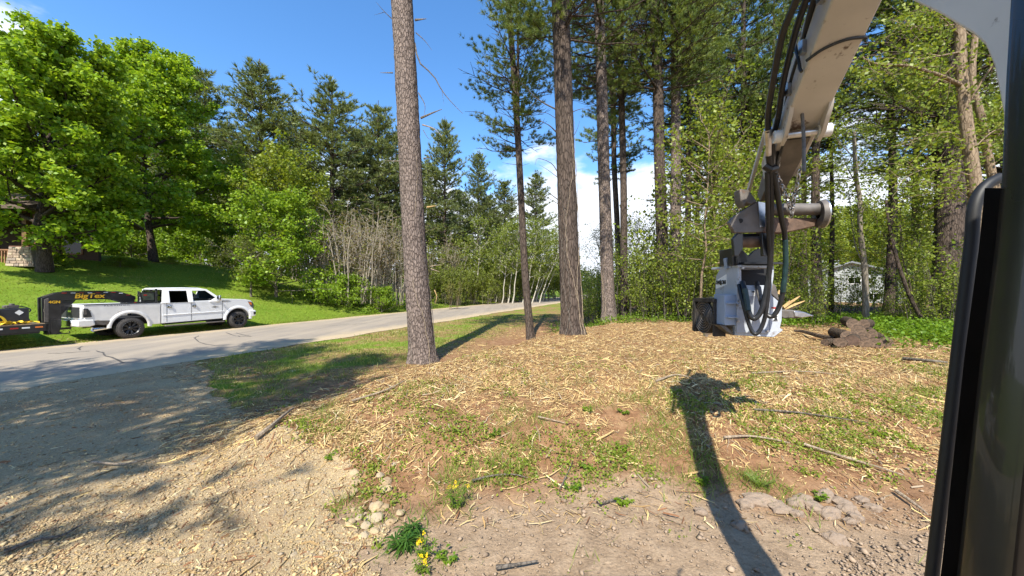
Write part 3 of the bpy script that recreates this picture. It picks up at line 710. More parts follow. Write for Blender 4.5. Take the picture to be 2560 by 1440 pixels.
for k, (px, top, Y, cz, cs) in enumerate([(492, 158, 43, 8, 1.05), (652, 148, 42, 8, 1.1), (830, 198, 45, 8, 1.1), (945, 250, 50, 7, 1.0), (575, 300, 50, 8, 1.0), (740, 280, 52, 8, 1.1), (890, 310, 56, 8, 1.1), (415, 230, 46, 8, 1.1), (990, 330, 60, 8, 1.0), (340, 260, 50, 8, 1.1), (120, 250, 46, 8, 1.1), (250, 250, 52, 8, 1.1), (-30, 240, 50, 8, 1.1)]):
    p = at_px(px, Y); h = EYE + (720 - top) / F * Y - p.z
    pine(px, Y, h, cz, cs * 1.15, cr_far, k, left_label, 'pines beyond the lawn', .27, rot=k * 2.1)
for k, (px, top, Y, cz, cs, lb, gp) in enumerate([(1112, 290, 55, 9, 1.0, 'pointed pine with layered boughs seen just right of the thick bare trunk', None), (1195, 378, 60, 11, .7, 'thin pine with sparse crown on a pale bare stem behind the birches', None),
        (1262, 445, 66, 9, .9, 'pine behind the white birch stems across the road', 'pines behind the birches'), (1340, 425, 70, 9, 1.0, 'pine behind the white birch stems across the road', 'pines behind the birches'), (1070, 400, 62, 9, 1.0, 'pine behind the white birch stems across the road', 'pines behind the birches'), (1150, 470, 70, 8, 1.0, 'pine behind the white birch stems across the road', 'pines behind the birches'), (1225, 480, 62, 7, .9, 'pine behind the white birch stems across the road', 'pines behind the birches')]):
    p = at_px(px, Y); h = EYE + (720 - top) / F * Y - p.z
    pine(px, Y, h, cz, cs, cr_far, k + 1, lb, gp, .2, rot=k * 1.3)

# two maples on the lawn, a third at the edge of the frame
MAP, MAP_H = (.185, .310, .022), (.355, .470, .034)
ma = broadleaf(401, 11.5, 4.3, 1.7, 38, 11, 66000, .215, MAP, MAP_H, tr=.27, sig=.20, el=(6, 74), var=.38, profile=lambda t: max(0., 1 - abs(t - .28) / .78) ** .7)
mb = broadleaf(402, 14.9, 5.1, 2.5, 40, 11, 70000, .225, MAP, MAP_H, tr=.26, sig=.22, el=(8, 74), var=.38, profile=lambda t: max(0., 1 - abs(t - .30) / .78) ** .7)
m1 = tree_proto('maple_tree', 'bright green maple with thick trunk beside the stone porch pillar', 'tree', *ma, bark_dark, G(112, 680))
m2 = tree_proto('maple_tree', 'bright green maple with low forked trunk in the middle of the lawn', 'tree', *mb, bark_dark, G(385, 656))
copy_tree(m1, at_px(-200, 20), 2.0, .88, 'bright green maple cut off by the left edge of the picture')

# yellow-green hardwoods in front of the pine row
YG, YG_H = (.175, .235, .024), (.300, .330, .036)
hw = broadleaf(411, 11.5, 3.4, 2.6, 20, 8, 8200, .26, YG, YG_H, tr=.12, sig=.30)
h1 = tree_proto('hardwood_tree', 'yellow green young hardwood rising above the large roadside bush', 'tree', *hw, bark_grey, at_px(700, 33))
copy_tree(h1, at_px(610, 34), 1.9, .92, 'yellow green young hardwood between the lawn maple and the large bush')
copy_tree(h1, at_px(775, 37), 3.6, .9, 'yellow green young hardwood half hidden by the bare thicket')
# large bright bush and small ornamental tree
bu = broadleaf(421, 6.9, 4.0, .3, 28, 9, 16000, .20, (.175, .290, .022), (.30, .40, .035), tr=.10, sig=.26, el=(8, 70), stem_top=.8, profile=lambda t: max(0., 1 - t) ** .45)
b1 = tree_proto('large_bush', 'large rounded bright green bush above the grassy bank', 'bush', *bu, bark_grey, at_px(690, 26))
st = broadleaf(422, 3.7, 2.3, 1.05, 18, 8, 4200, .105, (.115, .155, .025), (.17, .19, .03), tr=.075, sig=.14, el=(5, 60), profile=lambda t: max(0., 1 - abs(t - .3) / .9) ** .5)
tree_proto('ornamental_tree', 'small olive leaved tree with a short trunk ahead of the pickup', 'tree', *st, bark_grey, G(628, 742))
lowb = broadleaf(423, 2.2, 1.8, .1, 17, 6, 3600, .15, (.15, .255, .02), (.25, .34, .03), tr=.05, sig=.18, el=(5, 65), stem_top=.75, profile=lambda t: max(0., 1 - t) ** .45)
lb1 = tree_proto('low_bush', 'low bright green bush at the foot of the bare thicket, left one', 'bush', *lowb, bark_grey, at_px(866, 28))
copy_tree(lb1, at_px(955, 29), 2.0, .85, 'low bright green bush at the foot of the bare thicket, beside the thick bare trunk')
copy_tree(lb1, at_px(800, 27), 4.0, .6, 'low bright green bush between the large bush and the bare thicket')

# multi-stemmed thickets
def thicket(seed, stems, H, Rr, leaves, size, base, hue, r0=.035, flare=.5, zlo=.35, twigs=9):
    rg = rng_(seed); W = Wood(); tips = []
    for i in range(stems):
        az = rg.uniform(0, 2 * np.pi); b0 = np.array([math.cos(az), math.sin(az), 0]) * Rr * .75 * math.sqrt(rg.uniform(0, 1)); h = H * rg.uniform(.65, 1.05); u = np.linspace(0, 1, 8)
        d = np.array([math.cos(az + rg.normal() * .6), math.sin(az + rg.normal() * .6), 0]) * Rr * flare * rg.uniform(.2, 1)
        P = b0 + d * (u ** 1.4)[:, None] + np.cumsum(rg.normal(size=(8, 3)) * .02 * H, 0) * u[:, None]; P[:, 2] = h * u
        W.path(P, r0 * rg.uniform(.5, 1.2) * (1 - .8 * u), 5)
        for j in range(twigs):
            uu = rg.uniform(zlo, 1); f = min(uu * 7, 6.99); a0 = int(f); p = P[a0] * (1 - f + a0) + P[a0 + 1] * (f - a0)
            dd = unit(rg.normal(size=3) * np.array([1, 1, .4]) + np.array([0, 0, .75])); l = H * .16 * rg.uniform(.4, 1.2)
            Q = p + dd * (l * np.linspace(0, 1, 4))[:, None] + np.cumsum(rg.normal(size=(4, 3)) * .06 * l, 0); W.path(Q, r0 * .3 * np.linspace(1, .3, 4), 3); tips.append(Q[1:])
    T = np.vstack(tips); P = T[rg.integers(0, len(T), leaves)] + rg.normal(size=(leaves, 3)) * .10
    return W, leaf_quads(rg, P, size, base, up=.4, hue=hue)
th = thicket(431, 85, 7.6, 3.8, 5200, .16, (.17, .115, .05), (.19, .21, .05), r0=.062)
def shrub_thing(name, label, W, L, mat, loc, group=None, cat='shrub'):
    e = thing(name, label, cat, loc, 0, group); link('stem_cluster', W.mesh('stem_cluster', mat), e); link('crown', mesh_np('crown', L[0], L[1], leaf_m, L[2]), e); return e
t_a = shrub_thing('thicket_shrub', 'tall grey stemmed thicket with rusty new leaves across the road', *th, bark_pale, at_px(880, 30))
copy_tree(t_a, at_px(965, 32.5), 2.0, 1.0, 'grey stemmed thicket with rusty new leaves right behind the thick bare trunk')
copy_tree(t_a, at_px(1085, 45), 4.0, .95, 'rusty leaved thicket across the road, right of the thick bare trunk')
copy_tree(t_a, at_px(795, 36), 5.0, .9, 'grey stemmed thicket with rusty leaves beside the large bush')
gs = thicket(432, 26, 4.2, 2.0, 4200, .16, (.15, .19, .03), (.22, .25, .035), r0=.022, zlo=.2, twigs=8)
g_a = shrub_thing('leafy_shrub', 'yellow green shrub on the far side of the road', *gs, bark_grey, at_px(1130, 40), 'yellow green shrubs across the road')
for k, (px, Y, s) in enumerate([(1165, 43, 1.1), (1205, 44, 1.0), (1240, 50, 1.3), (1290, 52, 1.2), (1100, 40, 1.0), (1345, 58, 1.4), (1385, 62, 1.5), (1265, 48, .8), (1320, 54, .9), (1140, 50, 1.9), (1215, 56, 2.0), (1300, 60, 1.8), (1062, 44, 1.6), (1375, 64, 2.2)]):
    copy_tree(g_a, at_px(px, Y), k * 1.3, s)
sm = thicket(433, 9, 3.0, .8, 500, .14, (.17, .16, .05), (.2, .22, .04), r0=.022, zlo=.5, twigs=5)
shrub_thing('sapling_shrub', 'small pale stemmed shrub on the far verge just right of the thick bare trunk', *sm, bark_tan, at_px(1130, 33))
# white birches across the road
bi = [broadleaf(440 + i, 11, 1.9, 3.6, 16, 5, 1500, .22, (.16, .21, .035), (.24, .27, .04), tr=.085, sig=.25, lean=(ln, 0), el=(30, 65), twig_r=.8) for i, ln in enumerate((.6, 2.2, 4.2))]
bi = [tree_proto('birch_tree', '-', 'tree', a, b, c, bark_birch, (0, 0, 0), limbm=bark_birch) for a, b, c in bi]
bl = ['thin upright white birch stem left of the leaning slender pine, across the road', 'white birch bending gently right, seen across the road', 'white birch leaning hard right beside the broad vine wrapped pine']
used = set()
for k, (px, Y, v, s) in enumerate([(1255, 46, 0, .9), (1270, 47, 0, 1.0), (1281, 46, 0, 1.05), (1262, 52, 0, 1.1), (1240, 50, 0, .9), (1306, 47, 1, .95), (1318, 50, 1, 1.0), (1330, 48, 1, .95), (1340, 52, 2, 1.0), (1349, 49, 2, .95), (1357, 53, 2, 1.0), (1335, 55, 2, 1.0), (1186, 48, 0, 1.1), (1225, 54, 1, 1.0)]):
    if v not in used: used.add(v); o = bi[v]; o.location = at_px(px, Y); o.scale = (s, s, s); o['label'] = bl[v]; o['group'] = 'white birches across the road'
    else: o = copy_tree(bi[v], at_px(px, Y), 0, s, bl[v], 'white birches across the road')
    o.rotation_euler.z = (k % 5 - 2) * .12

for k, (px, Y, s) in enumerate([(430, 58, 1.3), (520, 62, 1.3), (600, 60, 1.2), (690, 62, 1.3), (780, 62, 1.2), (860, 66, 1.3), (940, 66, 1.3), (1010, 70, 1.2), (1090, 74, 1.2), (1160, 78, 1.2), (1230, 80, 1.2), (1300, 82, 1.1), (340, 60, 1.3), (230, 58, 1.3), (100, 56, 1.3), (0, 56, 1.3)]):
    copy_tree(h1, at_px(px, Y), k * 1.7, s, '-', 'hardwoods behind the pine row')
rank('hardwoods behind the pine row', 'hardwood filling the gaps behind the pine row, %s from the left')
for k, (px, Y, s) in enumerate([(1700, 52, .8), (1790, 50, 1.0), (1880, 52, 1.1), (1960, 48, 1.0), (2060, 58, 1.2), (2150, 60, 1.25), (2240, 52, 1.1), (2330, 48, 1.0), (2430, 46, 1.1), (2010, 66, 1.4), (2110, 72, 1.5), (2200, 70, 1.4), (2290, 64, 1.3), (1840, 64, 1.3)]):
    copy_tree(h1, at_px(px, Y), k * 2.3, s, '-', 'hardwoods behind the right hand wood')
rank('hardwoods behind the right hand wood', 'hardwood on the rise behind the right hand wood, %s from the left')
for px, py, s, lab in ((300, 668, .42, 'dark low plants in the bed left of the forked maple'), (345, 668, .36, 'dark low plants right at the foot of the forked maple'), (425, 660, .36, 'dark low plants in the bed right of the forked maple')):
    copy_tree(lb1, G(px, py), px, s, lab, sz=s * .6)
# bushes behind the lawn on the left
for k, (px, Y, s) in enumerate([(200, 33, 1.3), (265, 36, 1.6), (330, 36, 1.5), (440, 37, 1.6), (500, 36, 1.5), (150, 31, 1.2), (90, 34, 1.6), (560, 36, 1.6), (395, 42, 2.0), (300, 45, 2.4), (480, 45, 2.3), (220, 44, 2.3), (10, 36, 1.8)]):
    copy_tree(lb1, at_px(px, Y), k * 1.1, s, 'bright green bush along the back of the lawn', 'bushes behind the lawn')

# wood edge on the right: saplings, hardwoods, brush
SG, SG_H = (.165, .235, .030), (.310, .350, .050)
sap = broadleaf(451, 9.0, 2.2, 2.0, 20, 6, 2600, .125, SG, SG_H, tr=.055, sig=.24, el=(5, 55), lean=(.5, 0), twig_r=1.0)
s1 = tree_proto('sapling', 'thin pale sapling with wispy side twigs left of the grinder head', 'tree', *sap, bark_tan, at_px(1748, 13.5))
sp_lab = 'leafy young hardwood in the brush at the wood edge'
for k, (px, Y, s) in enumerate([(1838, 14, .85), (1800, 18, 1.15), (1905, 16, .75), (1965, 15, .9), (2270, 17, .8), (2330, 15, .7), (1960, 21, 1.2), (1840, 23, 1.4), (2400, 15, 1.0)]):
    copy_tree(s1, at_px(px, Y), .9 + k * 2.1, s, sp_lab, 'young hardwoods at the wood edge')
# forked hardwood at the top right: stem leaning left with long bare limbs
def px_tree(label, stem, r, limbs, Y, seed, leaves, name='hardwood_tree', base_px=None, mat=None):
    g = at_px(base_px, Y); e = thing(name, label, 'tree', g); W = Wood()
    P = spline([g] + [Pw(a, b, Y) for a, b in stem], 22); P = [p - g for p in P]; W.path(np.array([tuple(p) for p in P]), np.linspace(r, r * .55, 22), 12); link('trunk', W.mesh('trunk', mat or bark_tan), e)
    B = Wood(); rg = rng_(seed); T = []
    for pl, dy, rr in limbs:
        pts = [Pw(a, b, Y + dy * k / max(len(pl) - 1, 1)) - g for k, (a, b) in enumerate(pl)]; Q = np.array([tuple(p) for p in spline(pts, 14)]); B.path(Q, rr * np.linspace(1, .3, 14), 6)
        for j in range(14):
            i0 = rg.integers(2, 14); d = unit(unit(Q[13] - Q[0]) * .5 + rg.normal(size=3) * .6); l = rg.uniform(.3, 1.1); S = Q[i0] + d * (l * np.linspace(0, 1, 4))[:, None] + np.cumsum(rg.normal(size=(4, 3)) * .05, 0)
            B.path(S, .008 * np.linspace(1, .4, 4), 3); T.append(S[1:])
    link('branchwork', B.mesh('branchwork', mat or bark_tan), e); T = np.vstack(T); Pl = T[rg.integers(0, len(T), leaves)] + rg.normal(size=(leaves, 3)) * .13
    L = leaf_quads(rg, Pl, .085, SG, up=.5, hue=SG_H); link('crown', mesh_np('crown', L[0], L[1], leaf_m, L[2]), e); return e
px_tree('tan hardwood stem crossed by long bare limbs in front of the boom', [(2455, 640), (2438, 470), (2418, 330), (2405, 200), (2400, 90), (2392, -60), (2380, -260)], .15,
    [([(2408, 215), (2340, 185), (2270, 165), (2190, 160), (2150, 140)], -1.0, .05), ([(2408, 215), (2310, 190), (2230, 170), (2180, 180)], .8, .02), ([(2402, 130), (2320, 145), (2260, 150)], -.8, .025), ([(2405, 290), (2470, 180), (2530, 120)], -.6, .03), ([(2420, 345), (2360, 330), (2280, 350), (2200, 380)], .8, .02),
     ([(2432, 440), (2350, 420), (2290, 430), (2230, 470)], -.6, .018), ([(2435, 470), (2370, 470), (2310, 450)], .5, .016), ([(2400, 90), (2350, 40), (2300, 20)], -.6, .02), ([(2395, -40), (2330, -80), (2240, -60)], .6, .04), ([(2395, -40), (2440, -120), (2480, -200)], .6, .04), ([(2425, 380), (2480, 330), (2520, 320)], .4, .02), ([(2400, 60), (2290, 70), (2210, 40)], .6, .02), ([(2400, 150), (2300, 240), (2230, 260)], .9, .02)], 9.0, 461, 5200, base_px=2470)
px_tree('second tan hardwood stem, just behind and right of the limb crossed one', [(2520, 600), (2480, 440), (2455, 300), (2430, 200), (2440, 60), (2450, -150)], .11,
    [([(2455, 310), (2420, 240), (2350, 200)], .5, .02), ([(2470, 400), (2400, 350), (2330, 340)], .6, .02), ([(2440, 100), (2380, 60), (2310, 80)], .4, .02), ([(2460, 330), (2510, 260), (2550, 240)], .4, .02)], 10.2, 462, 3000, base_px=2540)
px_tree('grey forked trunk standing behind the log pile', [(2163, 700), (2158, 640), (2150, 570), (2150, 500), (2140, 440), (2135, 330)], .10,
    [([(2160, 660), (2140, 620), (2130, 560), (2122, 480)], .3, .03), ([(2150, 480), (2110, 400), (2090, 330)], .5, .02), ([(2150, 540), (2190, 470), (2230, 420)], .5, .02), ([(2140, 420), (2180, 350), (2200, 300)], .5, .02), ([(2140, 400), (2080, 330), (2060, 250)], .4, .02)], 12.5, 463, 3200, base_px=2165, mat=bark_grey)
px_tree('dark slanting tree leaning left across the gap beside the log pile', [(2300, 790), (2270, 730), (2240, 640), (2222, 560), (2215, 500)], .07,
    [([(2285, 760), (2270, 690), (2255, 640), (2250, 560)], .3, .03), ([(2240, 640), (2200, 570), (2180, 520)], .5, .02), ([(2222, 560), (2260, 500), (2290, 470)], .5, .02)], 12.0, 464, 1500, base_px=2325, mat=bark_dark)
# brush at the wood edge
br = thicket(471, 30, 3.6, 1.7, 2900, .105, SG, SG_H, r0=.016, zlo=.15, twigs=9)
r_a = shrub_thing('brush_shrub', 'tangled green brush along the edge of the wood', *br, twig_dead, at_px(1600, 17), 'brush along the wood edge')
for k, (px, Y, s) in enumerate([(1640, 15.5, .9), (1695, 15, .95), (1735, 15, 1.0), (1775, 14.5, 1.0), (1590, 19, 1.2), (1500, 21, 1.1), (1830, 15, 1.0), (1900, 15, 1.0), (1970, 15, .9), (2010, 13.6, .6), (2250, 13, .6), (2105, 18, .75), (2200, 20, .85), (2330, 12, .8), (2390, 12, .9), (1540, 23, 1.3), (1620, 20, 1.4), (1690, 19, 1.5), (1800, 19, 1.5), (1880, 20, 1.5), (2300, 17, 1.1), (1475, 26, 1.2), (1500, 19, .7)]):
    copy_tree(r_a, at_px(px, Y), .5 + k * 1.9, s * (.62 + .5 * ((k * 7) % 5) / 4))
# small leafy hardwood against the sky between the trunks
sk = broadleaf(481, 7.5, 3.2, .8, 26, 7, 5200, .10, (.06, .11, .03), (.11, .16, .03), tr=.06, sig=.2, el=(10, 65))
tree_proto('hardwood_tree', 'fine leaved dark green hardwood between the pine trunks against the cloud', 'tree', *sk, bark_dark, at_px(1600, 30))
copy_tree(bpy.data.objects[[o.name for o in bpy.data.objects if o.get('label', '').startswith('fine leaved dark')][0]], at_px(1500, 33), 2.2, .95, 'fine leaved hardwood low behind the vine footed pine trunk')
# pines out of frame behind the machine whose shade lies on the driveway
for k, (x, y, h, cz, cs) in enumerate([(-7.4, -4.6, 17, 6.0, .95), (-11.5, -2.5, 18, 6.0, 1.0), (-9.0, 0.4, 13, 5.0, .6)]):
    e = thing('pine_tree', 'pine standing out of frame beside the driveway', 'tree', (x, y, hz(x, y) - .05), k * 2.0, 'pines beside the driveway')
    W = Wood(); z = np.linspace(0, h, 9); W.path(np.column_stack([0 * z, 0 * z, z]), .2 * (1 - z / h * .85), 10); link('trunk', W.mesh('trunk', bark_dark), e)
    for nm, me in zip(('branchwork', 'crown'), cr_mid[k]):
        o = link(nm, me, e, (0, 0, cz)); o.scale = (cs, cs, (h - cz) / 17)
# far wood on the horizon
def far_wood():
    rg = rng_(491); P = []
    n = 900; az = rg.uniform(-1.25, 1.25, n); d = rg.uniform(130, 330, n); x = np.sin(az) * d; y = np.cos(az) * d
    nn, tt = nt_of(x, y); keep = (np.abs(nn + 16) > 7); x, y = x[keep], y[keep]; zb = height(x, y); h = rg.uniform(7, 13, len(x))
    k = 70; i = np.repeat(np.arange(len(x)), k); q = unit(rg.normal(size=(len(i), 3))) * (rg.uniform(.3, 1, (len(i), 1)) ** .4)
    P = np.column_stack([x[i] + q[:, 0] * 4, y[i] + q[:, 1] * 4, zb[i] + h[i] * (.52 + .48 * q[:, 2])])
    V, Q, c = leaf_quads(rg, P, 1.7, (.085, .125, .03), hue=(.15, .15, .05), up=.8)
    return tag(link('far_wood', mesh_np('far_wood', V, Q, leaf_m, c)), 'distant spring green wood on the horizon', 'wood', None, 'stuff')
far_wood()
rank('pines in the wood on the right', 'tall pine deep in the shaded wood on the right, %s from the left')
rank('pines beyond the lawn', 'tall blue green pine in the row beyond the lawn, %s from the left')
rank('pines behind the birches', 'pine behind the white birches across the road, %s from the left')
rank('young hardwoods at the wood edge', 'leafy young hardwood in the brush at the wood edge, %s from the left')
rank('brush along the wood edge', 'tangled green brush along the edge of the wood, %s clump from the left')
rank('yellow green shrubs across the road', 'yellow green shrub on the far side of the road, %s from the left')
rank('bushes behind the lawn', 'bright green bush along the back of the lawn, %s from the left')
rank('white birches across the road', 'thin white birch stem across the road, %s from the left')
# ------------------------------------------------------------------ painted and metal surfaces
white_p = plain('white_paint', (.86, .86, .85), .32, coat=.5, var=.04, scale=3, dirt=((.5, .44, .37), 5, .72))
mud_white = plain('muddy_white_paint', (.74, .72, .68), .5, coat=.2, var=.10, scale=4, dirt=((.36, .29, .21), 4, .60))
black_p = plain('black_paint', (.018, .018, .020), .35, coat=.3, var=.3, scale=6, dirt=((.08, .07, .06), 6, .64))
black_pl = plain('black_plastic', (.025, .025, .027), .6, var=.2)
rubber = plain('tyre_rubber', (.055, .050, .046), .85, var=.35, scale=9, bump=.3)
rim_m = plain('rim_black', (.015, .015, .016), .3, coat=.4, var=.2)
steel = plain('bright_steel', (.55, .55, .56), .32, metal=1, var=.2, scale=20)
chrome = plain('chrome', (.75, .76, .78), .12, metal=1, var=.05)
rust = plain('rusty_steel', (.135, .085, .058), .7, metal=.25, var=.4, scale=14, bump=.3, dirt=((.10, .06, .045), 9, .55))
greysteel = plain('worn_grey_steel', (.125, .110, .098), .6, metal=.3, var=.3, scale=10, bump=.2, dirt=((.16, .10, .07), 7, .60))
arm_white = plain('arm_paint', (.47, .43, .38), .55, var=.12, scale=3, dirt=((.105, .068, .048), 8, .575))
boom_white = plain('boom_paint', (.62, .62, .62), .42, var=.08, scale=3, dirt=((.16, .13, .11), 13, .62))
head_grey = plain('grinder_paint', (.38, .405, .445), .45, var=.10, scale=5, dirt=((.17, .14, .11), 9, .59))
head_blue = plain('grinder_blue_paint', (.27, .33, .43), .5, var=.12, scale=5, dirt=((.12, .10, .09), 8, .64))
hose_m = plain('hose_rubber', (.010, .010, .011), .42, var=.4, scale=18, dirt=((.10, .085, .07), 16, .62))
hose_worn = plain('hose_worn', (.11, .10, .09), .7, var=.4, scale=30)
hose_teal = plain('hose_teal', (.008, .030, .031), .45, var=.4, scale=20)
dark_in = plain('dark_interior', (.012, .012, .013), .8, var=.3)
sticker = plain('sticker_white', (.78, .78, .76), .5, var=.05)
ink = plain('ink_black', (.02, .02, .022), .5, var=.1)
yellow_p = plain('yellow_lettering', (.75, .42, .015), .5, var=.08)
red_refl = plain('red_reflector', (.35, .02, .015), .35, var=.15)
amber = plain('amber_lens', (.75, .20, .04), .3, var=.1)
strap_y = plain('yellow_webbing', (.70, .47, .02), .7, var=.2, scale=30)
strap_r = plain('red_webbing', (.50, .13, .10), .7, var=.2)
plank_m = plain('deck_plank', (.36, .24, .13), .8, var=.3, scale=9)
def glass_mat(name, tintc, rough=.05):
    m, t = new_mat(name); o = N(t, 'ShaderNodeOutputMaterial'); g = N(t, 'ShaderNodeBsdfGlossy'); g.inputs['Roughness'].default_value = rough; g.inputs[0].default_value = (.9, .9, .9, 1)
    tr = N(t, 'ShaderNodeBsdfTransparent'); tr.inputs[0].default_value = col(tintc); fr = N(t, 'ShaderNodeFresnel'); fr.inputs['IOR'].default_value = 1.5
    ms = N(t, 'ShaderNodeMixShader'); t.links.new(fr.outputs[0], ms.inputs[0]); t.links.new(tr.outputs[0], ms.inputs[1]); t.links.new(g.outputs[0], ms.inputs[2]); t.links.new(ms.outputs[0], o.inputs[0]); return m
glass_clear = glass_mat('clear_glass', (.75, .80, .78)); glass_dark = glass_mat('tinted_glass', (.02, .022, .028))

# ------------------------------------------------------------------ pickup (local x forward, y left, z up, origin under the rear axle of the near side)
TR_LOC = Vector((-15.38, 14.2, .03)); TR_ROT = math.pi / 2 - HEAD
def arc(cx, cz, r, a0, a1, n=14): return [(cx + r * math.cos(R(a0 + (a1 - a0) * i / n)), cz + r * math.sin(R(a0 + (a1 - a0) * i / n))) for i in range(n + 1)]
truck = thing('pickup_truck', 'white crew cab pickup with black wheels towing the black gooseneck trailer', 'truck', TR_LOC, TR_ROT)
W2 = 1.98                                    # body width; near side at y = 0
def XZ(y): return lambda a, b: Vector((a, y, b))
def side_y(z, near=True):
    k = .0 if z < 1.38 else (z - 1.38) / .6 * .17
    return k if near else W2 - k
wheel_r = .405
b = MB()
front = [(.975, 1.395), (3.05, 1.43), (3.22, 1.50), (4.30, 1.44), (4.58, 1.37), (4.68, 1.26), (4.70, .88), (4.50, .66)] + arc(3.97, .46, .545, 14, 166)[0:] + [(3.36, .54), (.975, .50)]
b.prism(front, XZ(.03), XZ(W2 - .03)); b.build('body', white_p, truck, bevel=.045, seg=3)
# waist crease along the doors
b = MB(); b.prism([(1.0, .86), (3.33, .90), (3.33, .875), (1.0, .835)], XZ(.012), XZ(.06)); b.build('body_crease', white_p, truck, bevel=.008)
bed = [(-1.27, 1.385), (.945, 1.385), (.945, .49), (.56, .49)] + arc(0, .46, .545, 6, 160) + [(-.62, .60), (-1.22, .66)]
for nm, y0, y1 in (('bed_side', .03, .11), ('bed_side', W2 - .11, W2 - .03)):
    b = MB(); b.prism(bed, XZ(y0), XZ(y1)); b.build(nm, mud_white if y0 < 1 else white_p, truck, bevel=.02)
b = MB(); b.box((-.16, W2 / 2, .80), (2.2, W2 - .24, .06)); b.build('bed_floor', black_pl, truck)
b = MB(); b.box((.91, W2 / 2, 1.08), (.05, W2 - .24, .55)); b.build('bed_front_wall', white_p, truck)
tg = MB(); tg.box((-1.255, W2 / 2, 1.05), (.07, W2 - .30, .66)); tgo = tg.build('tailgate', mud_white, truck, bevel=.02)
q = MB(); q.box((-1.295, W2 / 2, 1.10), (.012, W2 - .46, .40)); q.build('tailgate_trim', black_pl, tgo)
q = MB(); q.box((-1.30, W2 / 2, 1.14), (.03, .26, .07)); q.build('handle', chrome, tgo)
# bed rail cap
b = MB(); b.box((-.16, .065, 1.395), (2.2, .09, .02)); b.build('rail_cap', black_pl, truck)
# wheel flares, near and far
for cx in (0, 3.97):
    for y0 in (.0, W2):
        b = MB(); n = 18; sg = -1 if y0 == 0 else 1; vs = []; aa = [(-4 + 184 * i / n) for i in range(n + 1)]
        for a in aa:
            for rr, yo in ((.540, .02 * sg), (.560, .030 * sg), (.62, .026 * sg), (.665, .0), (.66, -.05 * sg), (.54, -.05 * sg)):
                vs.append((cx + rr * math.cos(R(a)), y0 + yo + (.03 if y0 == 0 else -.03), .46 + rr * math.sin(R(a))))
        b.add(vs, [(i * 6 + k, i * 6 + (k + 1) % 6, (i + 1) * 6 + (k + 1) % 6, (i + 1) * 6 + k) for i in range(n) for k in range(6)]); b.build('wheel_flare', white_p if cx else mud_white, truck, ang=60)
# chassis: dark wells, frame rails, axles
b = MB(); b.box((3.97, W2 / 2, .88), (1.16, W2 - .5, .5)); b.box((0, W2 / 2, .70), (1.12, W2 - .62, .22)); b.build('wheel_well', dark_in, truck)
b = MB(); b.box((1.7, .55, .58), (5.6, .09, .16)); b.box((1.7, W2 - .55, .58), (5.6, .09, .16)); b.box((2.1, W2 / 2, .5), (2.0, .5, .14)); b.cyl((0, .1, .42), (0, W2 - .1, .42), .06); b.cyl((3.97, .1, .42), (3.97, W2 - .1, .42), .05); b.lathe([(-.16, .05), (-.1, .15), (.1, .15), (.16, .05)], (0, W2 / 2, .42), (0, 1, 0), 14); b.build('chassis', dark_in, truck)
# greenhouse: pillars and rails follow the leaning side
def leaf_prism(b, poly, near, t=.05):
    f0 = lambda a, z: Vector((a, side_y(z, near), z)); s = t if near else -t
    b.prism(poly, f0, lambda a, z: f0(a, z) + Vector((0, s, 0)))
for near in (True, False):
    b = MB()
    leaf_prism(b, [(.975, 1.37), (1.25, 1.37), (1.27, 1.90), (1.27, 1.99), (1.06, 1.96)], near)
    leaf_prism(b, [(1.90, 1.37), (2.09, 1.37), (2.10, 1.90), (1.90, 1.90)], near)
    leaf_prism(b, [(1.265, 1.895), (2.62, 1.895), (2.52, 1.99), (1.265, 1.99)], near)
    leaf_prism(b, [(2.52, 1.99), (2.62, 1.895), (3.06, 1.50), (3.30, 1.44), (2.68, 1.96)], near)
    leaf_prism(b, [(2.70, 1.37), (3.15, 1.37), (3.10, 1.50), (2.98, 1.55)], near)
    b.build('cab_frame', white_p, truck, bevel=.008)
    b = MB(); leaf_prism(b, [(1.24, 1.38), (1.91, 1.38), (1.91, 1.90), (1.26, 1.90)], near, .012)
    o = b.build('rear_door_window', glass_dark, truck); o.location.y = .02 if near else -.02
b = MB(); b.prism([(1.05, 1.955), (1.16, 2.02), (1.7, 2.045), (2.35, 2.03), (2.68, 1.955)], XZ(.17), XZ(W2 - .17)); b.build('roof', white_p, truck, bevel=.03, seg=3)
b = MB(); b.add([(3.24, .06, 1.46), (3.24, W2 - .06, 1.46), (2.64, W2 - .19, 1.965), (2.64, .19, 1.965), (3.25, .06, 1.46), (3.25, W2 - .06, 1.46), (2.65, W2 - .19, 1.965), (2.65, .19, 1.965)], [(0, 1, 2, 3), (4, 7, 6, 5)]); b.build('windshield', glass_clear, truck)
b = MB(); b.box((1.02, W2 / 2, 1.66), (.02, W2 - .5, .5)); b.build('rear_window', glass_dark, truck)
# interior
b = MB(); b.box((1.45, W2 / 2, 1.40), (.18, W2 - .4, .55)); b.build('rear_seat', dark_in, truck, bevel=.05)
for yy in (.50, W2 - .50):
    b = MB(); b.box((2.12, yy, 1.42), (.15, .5, .62)); b.box((2.08, yy, 1.80), (.09, .25, .16)); b.build('front_seat', dark_in, truck, bevel=.05)
b = MB(); b.box((2.98, W2 / 2, 1.44), (.4, W2 - .3, .16)); b.build('dashboard', dark_in, truck, bevel=.04)
b = MB(); b.tube([(2.68 + .06 * math.sin(a), W2 - .50 + .18 * math.cos(a), 1.56 + .17 * math.sin(a)) for a in np.linspace(0, 6.283, 20)], .015, 6, cap=False); b.build('steering_wheel', black_pl, truck)
